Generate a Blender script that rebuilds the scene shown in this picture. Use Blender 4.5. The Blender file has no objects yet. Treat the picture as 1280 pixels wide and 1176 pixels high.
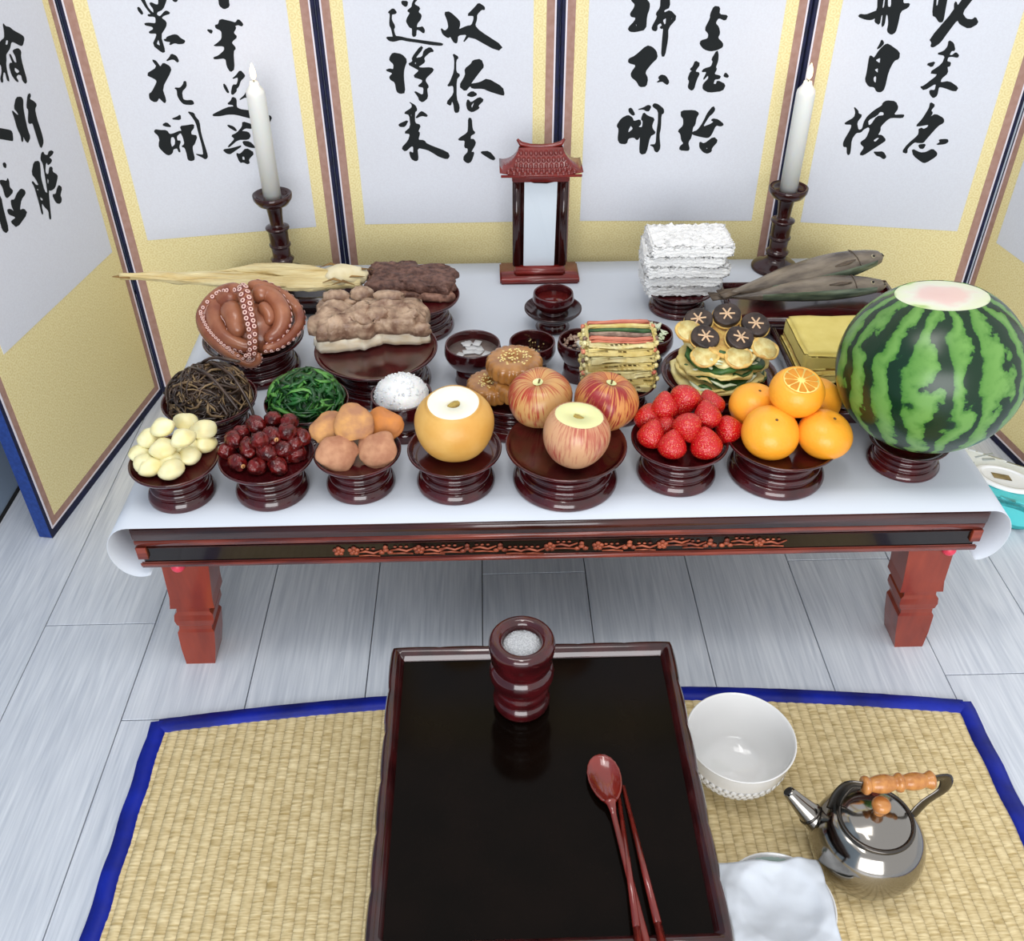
import bpy, bmesh, math, random
from mathutils import Vector, Matrix, noise
R = random.Random(7)
S = bpy.context.scene
COL = S.collection

# ---------------------------------------------------------------- camera
CX, CY = 640.0, 588.0
CAM = Vector((-.0987, -1.0026, 1.1782)); YAW, PIT, ROL, FPX = .0265, .6644, -.0033, 1200.6
_f = Vector((math.sin(YAW)*math.cos(PIT), math.cos(YAW)*math.cos(PIT), -math.sin(PIT)))
_r = Vector((math.cos(YAW), -math.sin(YAW), 0)); _u = _r.cross(_f)
CR = math.cos(ROL)*_r + math.sin(ROL)*_u; CU = -math.sin(ROL)*_r + math.cos(ROL)*_u; CF = _f
cd = bpy.data.cameras.new('camera'); co = bpy.data.objects.new('camera', cd); COL.objects.link(co)
m = Matrix((CR, CU, -CF)).transposed().to_4x4(); m.translation = CAM; co.matrix_world = m
cd.sensor_width = 36; cd.lens = FPX/1280*36; cd.clip_start = .02
S.camera = co
def ray(px, py): return CF + (px-CX)/FPX*CR - (py-CY)/FPX*CU
def P(px, py, z):                       # photo point on the level z
    d = ray(px, py); return CAM + d*((z-CAM.z)/d.z)
def PY(px, py, y):                      # photo point on the upright plane y
    d = ray(px, py); return CAM + d*((y-CAM.y)/d.y)

# ---------------------------------------------------------------- light
W = bpy.data.worlds.new('world'); S.world = W; W.use_nodes = True
W.node_tree.nodes['Background'].inputs[0].default_value = (.965, .975, 1, 1)
W.node_tree.nodes['Background'].inputs[1].default_value = .95
def area(name, loc, target, sx, sy, e, colour=(1, 1, 1)):
    l = bpy.data.lights.new(name, 'AREA'); l.shape = 'RECTANGLE'; l.size = sx; l.size_y = sy; l.energy = e; l.color = colour
    o = bpy.data.objects.new(name, l); COL.objects.link(o); o.location = loc
    o.rotation_euler = (Vector(target)-Vector(loc)).to_track_quat('-Z', 'Y').to_euler()
    return o
area('overhead_light', (-.12, -.75, 2.30), (-.12, -.55, 0), .20, .85, 5.5, (1, .98, .95))
area('overhead_light', (-.25, -.35, 2.35), (-.05, .9, .3), 1.3, .5, 10, (1, .98, .95))  # extra overhead light, added to brighten the lower screen and table back
area('window_light', (-.4, -4.2, 1.45), (.1, .5, .45), 3.2, 2.3, 150, (.97, .98, 1))
S.view_settings.view_transform = 'Standard'; S.view_settings.look = 'None'
S.view_settings.exposure = -.03; S.view_settings.gamma = 1; S.view_settings.use_curve_mapping = False

# ---------------------------------------------------------------- materials
def lin(c):
    return tuple(((v/255)/12.92 if v/255 <= .04045 else ((v/255+.055)/1.055)**2.4) for v in c)+(1,)
def mat(name, c, c2=None, scale=40, rough=.5, bump=0, bscale=None, metal=0, spec=.5, coat=0, sss=0, stretch=None, detail=4, lo=.35, hi=.65, emit=0, trans=0, ior=1.45, bdist=.002):
    m = bpy.data.materials.new(name); m.use_nodes = True; nt = m.node_tree; b = nt.nodes['Principled BSDF']; L = nt.links.new
    b.inputs['Base Color'].default_value = lin(c); b.inputs['Roughness'].default_value = rough
    b.inputs['Metallic'].default_value = metal; b.inputs['Specular IOR Level'].default_value = spec
    b.inputs['Coat Weight'].default_value = coat; b.inputs['Coat Roughness'].default_value = .06
    b.inputs['Transmission Weight'].default_value = trans; b.inputs['IOR'].default_value = ior
    if sss:
        b.inputs['Subsurface Weight'].default_value = sss; b.inputs['Subsurface Radius'].default_value = (.012, .008, .005); b.inputs['Subsurface Scale'].default_value = 1
    if emit:
        b.inputs['Emission Color'].default_value = lin(c); b.inputs['Emission Strength'].default_value = emit
    tc = nt.nodes.new('ShaderNodeTexCoord'); mp = nt.nodes.new('ShaderNodeMapping'); L(tc.outputs['Object'], mp.inputs[0])
    if stretch: mp.inputs['Scale'].default_value = stretch
    if c2:
        n = nt.nodes.new('ShaderNodeTexNoise'); n.inputs['Scale'].default_value = scale; n.inputs['Detail'].default_value = detail; L(mp.outputs[0], n.inputs[0])
        cr = nt.nodes.new('ShaderNodeValToRGB'); cr.color_ramp.elements[0].position = lo; cr.color_ramp.elements[1].position = hi
        cr.color_ramp.elements[0].color = lin(c); cr.color_ramp.elements[1].color = lin(c2)
        L(n.outputs[0], cr.inputs[0]); L(cr.outputs[0], b.inputs['Base Color'])
    if bump:
        n2 = nt.nodes.new('ShaderNodeTexNoise'); n2.inputs['Scale'].default_value = bscale or scale*2; n2.inputs['Detail'].default_value = 3; L(mp.outputs[0], n2.inputs[0])
        bp = nt.nodes.new('ShaderNodeBump'); bp.inputs['Strength'].default_value = bump; bp.inputs['Distance'].default_value = bdist
        L(n2.outputs[0], bp.inputs['Height']); L(bp.outputs[0], b.inputs['Normal'])
    return m
def nodes(m): return m.node_tree, m.node_tree.nodes, m.node_tree.links.new, m.node_tree.nodes['Principled BSDF']
MT = {}
MT['lacquer'] = mat('red_lacquer', (74, 16, 20), (48, 10, 13), 30, rough=.13, spec=.6, coat=.5)
MT['dark_lacquer'] = mat('dark_lacquer', (52, 16, 15), (32, 9, 8), 25, rough=.14, spec=.5, coat=.3)
MT['tray_black'] = mat('black_lacquer', (15, 8, 5), (9, 5, 3), 12, rough=.12, spec=.10)
MT['rim_lacquer'] = mat('rim_lacquer', (58, 17, 18), (34, 9, 10), 30, rough=.10, spec=.55, coat=.5)
MT['wood_red'] = mat('red_brown_wood', (146, 56, 32), (120, 42, 24), 8, rough=.28, spec=.5, coat=.3, stretch=(5, 5, 1))
MT['wood_rail'] = mat('red_brown_rail', (142, 58, 38), (84, 28, 20), 14, rough=.2, spec=.5, coat=.5, stretch=(.8, 6, 6))
MT['wood_dark'] = mat('dark_stained_wood', (72, 27, 19), (38, 13, 10), 9, rough=.2, spec=.5, coat=.5, stretch=(.6, 5, 5))
MT['wood_black'] = mat('black_band', (24, 13, 11), (15, 9, 8), 9, rough=.2, coat=.4)
MT['carving'] = mat('carved_relief', (176, 92, 62), (110, 48, 32), 90, rough=.4)
MT['tablet'] = mat('tablet_wood', (128, 36, 30), (98, 24, 20), 20, rough=.25, coat=.3, stretch=(1, 5, 5))
MT['tablet_dark'] = mat('tablet_post', (52, 18, 16), (34, 11, 10), 20, rough=.15, coat=.4)
MT['paper'] = mat('white_paper', (204, 210, 219), rough=.6, spec=.3)
MT['tablet_paper'] = mat('plain_paper', (205, 214, 222), rough=.75)
MT['screen_paper'] = mat('screen_paper', (214, 217, 224), (210, 212, 219), 300, rough=.9, spec=.1)
MT['ink'] = mat('black_ink', (34, 37, 38), rough=.85, spec=.15)
MT['navy'] = mat('navy_cloth', (14, 20, 62), (8, 12, 40), 60, rough=.7)
MT['blue_cloth'] = mat('blue_edge_cloth', (34, 66, 138), (26, 54, 120), 120, rough=.75, bump=.3)
MT['strip'] = mat('brown_strip', (170, 136, 124), (158, 122, 108), 80, rough=.8)
MT['piping'] = mat('white_piping', (222, 216, 224), rough=.7)
MT['mat_blue'] = mat('blue_binding', (8, 34, 158), (4, 20, 112), 16, rough=.5, bump=.5, bscale=40, spec=.4)
MT['wax'] = mat('candle_wax', (224, 226, 222), rough=.4, sss=.5)
MT['wick'] = mat('wick', (30, 25, 22), rough=.9)
MT['flame'] = mat('flame', (255, 228, 176), rough=.5, emit=3.2)
MT['pin'] = mat('pink_pin', (214, 60, 84), rough=.35)
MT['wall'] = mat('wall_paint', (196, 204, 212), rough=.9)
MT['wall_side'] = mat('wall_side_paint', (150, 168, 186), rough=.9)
MT['gap'] = mat('dark_gap', (28, 26, 26), rough=.9)
MT['porcelain'] = mat('white_porcelain', (222, 222, 221), rough=.12, spec=.5, coat=.3)
MT['celadon'] = mat('pale_green_glaze', (190, 212, 204), rough=.15)
MT['cloth'] = mat('white_cloth', (202, 208, 216), rough=.95, bump=.15, bscale=500, bdist=.0005)
MT['steel'] = mat('steel', (150, 146, 140), rough=.12, metal=1)
MT['dark_steel'] = mat('dark_steel', (88, 84, 80), rough=.25, metal=1)
MT['glass'] = mat('smoky_glass', (120, 112, 104), rough=.05, trans=.85, spec=.5)
MT['grip'] = mat('turned_light_wood', (196, 134, 70), (166, 104, 50), 30, rough=.32, coat=.4, stretch=(1, 4, 4))
MT['utensil'] = mat('utensil_lacquer', (128, 38, 28), (96, 24, 18), 20, rough=.16, spec=.6, coat=.6)
MT['sand'] = mat('white_grain', (218, 220, 222), (176, 178, 182), 500, rough=.85, bump=1, bscale=700)
# food
MT['chestnut'] = mat('peeled_chestnut', (240, 234, 190), (226, 212, 150), 30, rough=.42, sss=.15, bump=.2, bscale=60)
MT['jujube'] = mat('dried_jujube', (112, 22, 20), (52, 10, 12), 60, rough=.2, bump=.9, bscale=120, spec=.6, bdist=.004)
MT['persimmon'] = mat('dried_persimmon', (204, 150, 90), (166, 116, 84), 50, rough=.7, bump=.5, bscale=90)
MT['persimmon_pink'] = mat('floury_dried_persimmon', (192, 142, 108), (164, 112, 84), 60, rough=.8, bump=.5, bscale=90)
MT['persimmon_orange'] = mat('orange_dried_persimmon', (208, 132, 60), (186, 118, 66), 50, rough=.65, bump=.5, bscale=90)
MT['pear'] = mat('pear_skin', (222, 176, 98), (208, 152, 70), 14, rough=.42, bump=.15, bscale=200, sss=.05)
MT['pear_flesh'] = mat('pear_flesh', (240, 238, 220), rough=.5, sss=.2)
MT['apple_flesh'] = mat('apple_flesh', (232, 232, 170), rough=.5, sss=.2)
MT['core'] = mat('fruit_core', (186, 160, 84), (130, 104, 44), 60, rough=.7)
MT['stem'] = mat('stem', (98, 74, 40), rough=.8)
MT['tangerine'] = mat('tangerine_skin', (248, 174, 58), (244, 160, 40), 10, rough=.32, bump=.35, bscale=260, sss=.1, bdist=.0012)
MT['segment'] = mat('tangerine_pulp', (222, 150, 40), (204, 124, 24), 60, rough=.3)
MT['pith'] = mat('tangerine_pith', (246, 224, 130), rough=.6)
MT['melon_rind'] = None
MT['rice'] = mat('cooked_rice', (242, 242, 240), (234, 235, 234), 120, rough=.5, bump=.35, bscale=260, sss=.3)
MT['puff'] = mat('puffed_rice', (248, 248, 246), (236, 236, 236), 260, rough=.8, bump=.8, bscale=330)
MT['fern'] = mat('seasoned_fernbrake', (74, 56, 44), (40, 28, 24), 50, rough=.3, spec=.6)
MT['fern_pale'] = mat('pale_fernbrake', (146, 122, 88), (92, 70, 50), 60, rough=.35)
MT['spinach'] = mat('spinach_leaf', (34, 96, 40), (14, 52, 20), 60, rough=.3, spec=.55)
MT['spinach_stem'] = mat('spinach_stem', (92, 150, 66), (56, 116, 46), 60, rough=.3)
MT['octopus'] = mat('octopus_skin', (164, 106, 76), (126, 68, 48), 22, rough=.25, bump=.2, bscale=90, spec=.6, sss=.1)
MT['sucker'] = mat('octopus_sucker', (226, 188, 176), rough=.3, spec=.6)
MT['sucker_hole'] = mat('sucker_rim', (108, 38, 34), rough=.35)
MT['pork_top'] = mat('boiled_pork_top', (190, 162, 136), (122, 92, 74), 42, rough=.42, bump=.9, bscale=60, bdist=.006)
MT['pork_fat'] = mat('pork_fat', (238, 228, 208), (222, 204, 172), 30, rough=.4, sss=.15, bump=.3, bscale=60, stretch=(1, 1, 4))
MT['beef'] = mat('grilled_beef', (124, 90, 78), (76, 50, 44), 90, rough=.6, bump=1, bscale=110, bdist=.005)
MT['beef_pale'] = mat('beef_edge', (158, 118, 100), (88, 58, 48), 70, rough=.6, bump=1, bscale=110)
MT['pollack'] = mat('dried_pollack', (236, 222, 172), (200, 168, 100), 26, rough=.6, bump=1, bscale=60, stretch=(.35, 2.6, 2.6), bdist=.006, detail=8, lo=.4, hi=.75)
MT['pollack_white'] = mat('pollack_flesh', (236, 226, 192), (222, 206, 160), 26, rough=.7, bump=.5, bscale=70)
MT['pollack_fin'] = mat('pollack_fin', (168, 132, 74), (120, 88, 44), 40, rough=.6)
MT['egg'] = mat('egg_batter', (232, 216, 146), (212, 188, 106), 60, rough=.5, bump=.3, bscale=120)
MT['egg_pale'] = mat('pale_egg_batter', (234, 226, 172), (218, 202, 132), 60, rough=.5, bump=.3, bscale=120)
MT['egg_brown'] = mat('browned_batter', (198, 150, 78), (222, 190, 108), 90, rough=.5, bump=.5)
MT['onion'] = mat('green_onion', (72, 112, 56), (36, 74, 34), 60, rough=.4)
MT['crab'] = mat('pink_stick', (222, 142, 112), (206, 116, 92), 50, rough=.45)
MT['courgette'] = mat('courgette_flesh', (222, 212, 150), (198, 170, 96), 80, rough=.4)
MT['shiitake'] = mat('shiitake_cap', (66, 52, 46), (34, 25, 23), 70, rough=.4, bump=.6)
MT['mush_cut'] = mat('shiitake_cut', (214, 180, 144), rough=.6)
MT['mush_light'] = mat('chopped_mushroom', (184, 158, 138), (120, 90, 76), 90, rough=.5)
MT['tofu'] = mat('tofu', (234, 232, 220), rough=.5)
MT['cabbage'] = mat('white_kimchi', (226, 232, 206), (200, 212, 176), 50, rough=.35)
MT['soup'] = mat('clear_soup', (150, 138, 132), (124, 110, 104), 40, rough=.05, spec=.7)
MT['radish'] = mat('radish_slice', (196, 196, 196), rough=.3)
MT['soy'] = mat('soy_sauce', (34, 14, 12), rough=.03, spec=.8)
MT['wine'] = mat('clear_rice_wine', (92, 26, 24), rough=.02, spec=.8)
MT['yakgwa'] = mat('honey_cookie', (176, 122, 62), (140, 90, 42), 50, rough=.22, bump=.35, bscale=110, coat=.5)
MT['seed'] = mat('seed', (232, 212, 140), rough=.5)
MT['castella'] = mat('yellow_sponge_top', (226, 208, 122), (216, 196, 106), 30, rough=.75, bump=.2, bscale=300)
MT['castella_side'] = mat('yellow_sponge_side', (232, 216, 136), (208, 180, 92), 60, rough=.85, bump=.7, bscale=200)
MT['fish'] = mat('fish_skin', (136, 124, 108), (84, 74, 66), 30, rough=.26, spec=.6, bump=.35, bscale=160, stretch=(.5, 2, 2))
MT['fish_belly'] = mat('fish_belly', (120, 132, 110), (64, 76, 64), 40, rough=.18, metal=.3, stretch=(.4, 3, 3))
MT['fin'] = mat('fish_fin', (112, 96, 78), (70, 58, 48), 60, rough=.4, stretch=(1, 6, 1))
MT['eye'] = mat('fish_eye', (20, 18, 18), rough=.1)
MT['eye_ring'] = mat('fish_eye_ring', (190, 180, 150), rough=.3)
MT['wipes_white'] = mat('pack_white', (222, 226, 222), (212, 218, 214), 20, rough=.32, bump=.5, bscale=26, bdist=.006)
MT['wipes_blue'] = mat('pack_turquoise', (70, 196, 202), (92, 206, 208), 14, rough=.28, bump=.5, bscale=26, bdist=.006)
MT['wipes_lid'] = mat('pack_lid', (230, 232, 232), rough=.3)
MT['wipes_print'] = mat('pack_print', (160, 168, 166), rough=.5)
MT['wipes_brown'] = mat('pack_emblem', (150, 130, 84), (96, 84, 60), 90, rough=.5)

# floor plank: grey wood grain with cathedral figure
def m_floor():
    m = mat('grey_wood_plank', (196, 199, 204), rough=.42, spec=.35); nt, N, L, b = nodes(m)
    tc = N.new('ShaderNodeTexCoord'); oi = N.new('ShaderNodeObjectInfo'); ad = N.new('ShaderNodeVectorMath'); ad.operation = 'ADD'
    mul = N.new('ShaderNodeVectorMath'); mul.operation = 'SCALE'; cmb = N.new('ShaderNodeCombineXYZ')
    L(oi.outputs['Random'], cmb.inputs[0]); L(oi.outputs['Random'], cmb.inputs[1]); L(cmb.outputs[0], mul.inputs[0]); mul.inputs['Scale'].default_value = 30
    L(tc.outputs['Object'], ad.inputs[0]); L(mul.outputs[0], ad.inputs[1])
    mp = N.new('ShaderNodeMapping'); mp.inputs['Scale'].default_value = (10, .9, 1); L(ad.outputs[0], mp.inputs[0])
    n = N.new('ShaderNodeTexNoise'); n.inputs['Scale'].default_value = 1.2; n.inputs['Detail'].default_value = 3; n.inputs['Distortion'].default_value = .6; L(mp.outputs[0], n.inputs[0])
    w = N.new('ShaderNodeMath'); w.operation = 'MULTIPLY'; w.inputs[1].default_value = 60; L(n.outputs[0], w.inputs[0])
    s = N.new('ShaderNodeMath'); s.operation = 'SINE'; L(w.outputs[0], s.inputs[0])
    mp2 = N.new('ShaderNodeMapping'); mp2.inputs['Scale'].default_value = (260, 9, 1); L(ad.outputs[0], mp2.inputs[0])
    n2 = N.new('ShaderNodeTexNoise'); n2.inputs['Scale'].default_value = 1; n2.inputs['Detail'].default_value = 4; L(mp2.outputs[0], n2.inputs[0])
    a = N.new('ShaderNodeMath'); a.operation = 'MULTIPLY_ADD'; a.inputs[1].default_value = .08; L(s.outputs[0], a.inputs[0]); L(n2.outputs[0], a.inputs[2])
    n3 = N.new('ShaderNodeTexNoise'); n3.inputs['Scale'].default_value = 2; L(mp.outputs[0], n3.inputs[0])
    a2 = N.new('ShaderNodeMath'); a2.operation = 'MULTIPLY_ADD'; a2.inputs[1].default_value = .35; L(n3.outputs[0], a2.inputs[0]); L(a.outputs[0], a2.inputs[2])
    cr = N.new('ShaderNodeValToRGB'); e = cr.color_ramp.elements; e[0].position = .35; e[0].color = lin((184, 191, 202)); e[1].position = .95; e[1].color = lin((218, 223, 230))
    L(a2.outputs[0], cr.inputs[0]); L(cr.outputs[0], b.inputs['Base Color'])
    bp = N.new('ShaderNodeBump'); bp.inputs['Strength'].default_value = .25; bp.inputs['Distance'].default_value = .001; L(a.outputs[0], bp.inputs['Height']); L(bp.outputs[0], b.inputs['Normal'])
    return m
MT['plank'] = m_floor()
# gold damask with little rosettes
def m_damask():
    m = mat('gold_damask', (214, 194, 134), rough=.62, spec=.35); nt, N, L, b = nodes(m)
    tc = N.new('ShaderNodeTexCoord')
    v = N.new('ShaderNodeTexVoronoi'); v.voronoi_dimensions = '2D'; v.inputs['Scale'].default_value = 62; v.inputs['Randomness'].default_value = .35
    sp = N.new('ShaderNodeSeparateXYZ'); cb = N.new('ShaderNodeCombineXYZ'); L(tc.outputs['Object'], sp.inputs[0]); L(sp.outputs[0], cb.inputs[0]); L(sp.outputs[2], cb.inputs[1]); L(cb.outputs[0], v.inputs[0])
    k = N.new('ShaderNodeMath'); k.operation = 'MULTIPLY'; k.inputs[1].default_value = 22; L(v.outputs['Distance'], k.inputs[0])
    s = N.new('ShaderNodeMath'); s.operation = 'SINE'; L(k.outputs[0], s.inputs[0])
    n = N.new('ShaderNodeTexNoise'); n.inputs['Scale'].default_value = 220; L(cb.outputs[0], n.inputs[0])
    a = N.new('ShaderNodeMath'); a.operation = 'MULTIPLY_ADD'; a.inputs[1].default_value = .22; L(s.outputs[0], a.inputs[0]); L(n.outputs[0], a.inputs[2])
    cr = N.new('ShaderNodeValToRGB'); e = cr.color_ramp.elements; e[0].position = .2; e[0].color = lin((236, 224, 172)); e[1].position = .8; e[1].color = lin((222, 205, 146))
    L(a.outputs[0], cr.inputs[0]); L(cr.outputs[0], b.inputs['Base Color'])
    return m
MT['damask'] = m_damask()
# woven straw
def m_straw():
    m = mat('woven_straw', (200, 176, 116), rough=.6, spec=.3); nt, N, L, b = nodes(m)
    def mth(op, a, bb=0, c=None):
        x = N.new('ShaderNodeMath'); x.operation = op
        for i, q in enumerate((a, bb, c)):
            if q is None: continue
            if isinstance(q, (int, float)): x.inputs[i].default_value = q
            else: L(q, x.inputs[i])
        return x.outputs[0]
    tc = N.new('ShaderNodeTexCoord'); sp = N.new('ShaderNodeSeparateXYZ'); L(tc.outputs['Object'], sp.inputs[0])
    xc = mth('DIVIDE', sp.outputs[0], .0142); col = mth('FLOOR', xc); fr = mth('FRACT', xc)
    cb = N.new('ShaderNodeCombineXYZ'); L(mth('MULTIPLY_ADD', col, 7.31, mth('MULTIPLY', fr, .6)), cb.inputs[0]); L(mth('MULTIPLY', sp.outputs[1], 300), cb.inputs[1])
    n = N.new('ShaderNodeTexNoise'); n.inputs['Scale'].default_value = 1; n.inputs['Detail'].default_value = 2; L(cb.outputs[0], n.inputs[0])
    cb2 = N.new('ShaderNodeCombineXYZ'); L(mth('MULTIPLY', col, 3.7), cb2.inputs[0]); L(mth('MULTIPLY', sp.outputs[1], 60), cb2.inputs[1])
    n2 = N.new('ShaderNodeTexNoise'); n2.inputs['Scale'].default_value = 1; L(cb2.outputs[0], n2.inputs[0])
    v = mth('MULTIPLY_ADD', n2.outputs[0], .35, mth('MULTIPLY', n.outputs[0], .9))
    cr = N.new('ShaderNodeValToRGB'); e = cr.color_ramp.elements; e[0].position = .40; e[0].color = lin((182, 158, 106)); e[1].position = .80; e[1].color = lin((236, 217, 170))
    L(v, cr.inputs[0]); L(cr.outputs[0], b.inputs['Base Color'])
    ridge = mth('POWER', mth('SINE', mth('MULTIPLY', fr, math.pi)), .6)
    h = mth('MULTIPLY_ADD', n.outputs[0], .35, mth('MULTIPLY_ADD', n2.outputs[0], .25, ridge))
    bp = N.new('ShaderNodeBump'); bp.inputs['Strength'].default_value = 1; bp.inputs['Distance'].default_value = .0026; L(h, bp.inputs['Height']); L(bp.outputs[0], b.inputs['Normal'])
    return m
MT['straw'] = m_straw()
# watermelon: ragged dark stripes on mid green
def m_melon():
    m = mat('watermelon_rind', (60, 120, 40), rough=.26, spec=.5); nt, N, L, b = nodes(m)
    tc = N.new('ShaderNodeTexCoord'); sp = N.new('ShaderNodeSeparateXYZ')
    n = N.new('ShaderNodeTexNoise'); n.inputs['Scale'].default_value = 30; n.inputs['Detail'].default_value = 5; n.inputs['Roughness'].default_value = .55; L(tc.outputs['Object'], n.inputs[0])
    n0 = N.new('ShaderNodeTexNoise'); n0.inputs['Scale'].default_value = 9; L(tc.outputs['Object'], n0.inputs[0])
    L(tc.outputs['Object'], sp.inputs[0])
    at = N.new('ShaderNodeMath'); at.operation = 'ARCTAN2'; L(sp.outputs[0], at.inputs[0]); L(sp.outputs[1], at.inputs[1])
    def mth(op, a, bb, c=None):
        x = N.new('ShaderNodeMath'); x.operation = op
        for i, q in enumerate((a, bb, c)):
            if q is None: continue
            if isinstance(q, (int, float)): x.inputs[i].default_value = q
            else: L(q, x.inputs[i])
        return x.outputs[0]
    ang = mth('MULTIPLY_ADD', mth('SUBTRACT', n0.outputs[0], .5), .55, at.outputs[0])
    ang = mth('MULTIPLY_ADD', mth('SUBTRACT', n.outputs[0], .5), .55, ang)
    st = mth('SINE', mth('MULTIPLY', ang, 16), 0)
    st = mth('MULTIPLY_ADD', mth('SUBTRACT', n.outputs[0], .5), 2.6, st)
    cr = N.new('ShaderNodeValToRGB'); e = cr.color_ramp.elements; e[0].position = .40; e[0].color = lin((14, 44, 24)); e[1].position = .50; e[1].color = lin((72, 122, 48))
    x = mth('MULTIPLY_ADD', st, .25, .505); L(x, cr.inputs[0])
    e2 = e.new(.44); e2.color = lin((24, 66, 30)); e3 = e.new(.8); e3.color = lin((106, 152, 74))
    L(cr.outputs[0], b.inputs['Base Color'])
    return m
MT['melon_rind'] = m_melon()
def radial(name, stops, scale, rough=.35, axis_noise=.25, nscale=40):
    m = mat(name, stops[0][1], rough=rough, sss=.1); nt, N, L, b = nodes(m)
    tc = N.new('ShaderNodeTexCoord'); sp = N.new('ShaderNodeSeparateXYZ'); cb = N.new('ShaderNodeCombineXYZ'); L(tc.outputs['Object'], sp.inputs[0]); L(sp.outputs[0], cb.inputs[0]); L(sp.outputs[1], cb.inputs[1])
    ln = N.new('ShaderNodeVectorMath'); ln.operation = 'LENGTH'; L(cb.outputs[0], ln.inputs[0])
    n = N.new('ShaderNodeTexNoise'); n.inputs['Scale'].default_value = nscale; L(tc.outputs['Object'], n.inputs[0])
    a = N.new('ShaderNodeMath'); a.operation = 'MULTIPLY'; a.inputs[1].default_value = 1/scale; L(ln.outputs['Value'], a.inputs[0])
    c = N.new('ShaderNodeMath'); c.operation = 'MULTIPLY_ADD'; c.inputs[1].default_value = axis_noise; L(n.outputs[0], c.inputs[0]); L(a.outputs[0], c.inputs[2])
    d = N.new('ShaderNodeMath'); d.operation = 'SUBTRACT'; d.inputs[1].default_value = axis_noise/2; L(c.outputs[0], d.inputs[0])
    cr = N.new('ShaderNodeValToRGB'); el = cr.color_ramp.elements; el[0].position = stops[0][0]; el[0].color = lin(stops[0][1]); el[1].position = stops[-1][0]; el[1].color = lin(stops[-1][1])
    for p, q in stops[1:-1]: el.new(p).color = lin(q)
    L(d.outputs[0], cr.inputs[0]); L(cr.outputs[0], b.inputs['Base Color'])
    return m
MT['melon_face'] = radial('watermelon_cut', [(0, (232, 196, 186)), (.45, (236, 206, 196)), (.68, (232, 232, 214)), (.9, (226, 234, 196)), (1, (176, 206, 120))], .064, axis_noise=.7, nscale=30)
# apple skins with red streaks running from the stem
def m_apple(name, red, yellow, bias):
    m = mat(name, red, rough=.3, spec=.5); nt, N, L, b = nodes(m)
    tc = N.new('ShaderNodeTexCoord'); sp = N.new('ShaderNodeSeparateXYZ'); L(tc.outputs['Object'], sp.inputs[0])
    at = N.new('ShaderNodeMath'); at.operation = 'ARCTAN2'; L(sp.outputs[0], at.inputs[0]); L(sp.outputs[1], at.inputs[1])
    cb = N.new('ShaderNodeCombineXYZ'); 
    k = N.new('ShaderNodeMath'); k.operation = 'MULTIPLY'; k.inputs[1].default_value = 9; L(at.outputs[0], k.inputs[0]); L(k.outputs[0], cb.inputs[0])
    kz = N.new('ShaderNodeMath'); kz.operation = 'MULTIPLY'; kz.inputs[1].default_value = 26; L(sp.outputs[2], kz.inputs[0]); L(kz.outputs[0], cb.inputs[1])
    n = N.new('ShaderNodeTexNoise'); n.inputs['Scale'].default_value = 1.6; n.inputs['Detail'].default_value = 5; L(cb.outputs[0], n.inputs[0])
    n2 = N.new('ShaderNodeTexNoise'); n2.inputs['Scale'].default_value = 16; L(tc.outputs['Object'], n2.inputs[0])
    a = N.new('ShaderNodeMath'); a.operation = 'MULTIPLY_ADD'; a.inputs[1].default_value = .9; L(n2.outputs[0], a.inputs[0]); L(n.outputs[0], a.inputs[2])
    cr = N.new('ShaderNodeValToRGB'); e = cr.color_ramp.elements; e[0].position = bias-.14; e[0].color = lin(red); e[1].position = bias+.14; e[1].color = lin(yellow)
    L(a.outputs[0], cr.inputs[0]); L(cr.outputs[0], b.inputs['Base Color']); return m
MT['apple_a'] = m_apple('apple_skin_streaked', (168, 62, 44), (198, 152, 96), .96)
MT['apple_b'] = m_apple('apple_skin_red', (150, 40, 42), (204, 140, 80), .99)
MT['apple_c'] = m_apple('apple_skin_pale', (172, 88, 72), (204, 156, 118), .88)
def m_straw_berry():
    m = mat('strawberry_skin', (206, 24, 28), (178, 14, 20), 40, rough=.2, spec=.6, coat=.3); nt, N, L, b = nodes(m)
    tc = N.new('ShaderNodeTexCoord'); v = N.new('ShaderNodeTexVoronoi'); v.inputs['Scale'].default_value = 470; L(tc.outputs['Object'], v.inputs[0])
    cr = N.new('ShaderNodeValToRGB'); e = cr.color_ramp.elements; e[0].position = .15; e[0].color = lin((238, 150, 84)); e[1].position = .24; e[1].color = lin((190, 18, 22))
    L(v.outputs['Distance'], cr.inputs[0]); L(cr.outputs[0], b.inputs['Base Color'])
    bp = N.new('ShaderNodeBump'); bp.inputs['Strength'].default_value = .9; bp.inputs['Distance'].default_value = .0012; L(v.outputs['Distance'], bp.inputs['Height']); L(bp.outputs[0], b.inputs['Normal'])
    return m
MT['strawberry'] = m_straw_berry()

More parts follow.
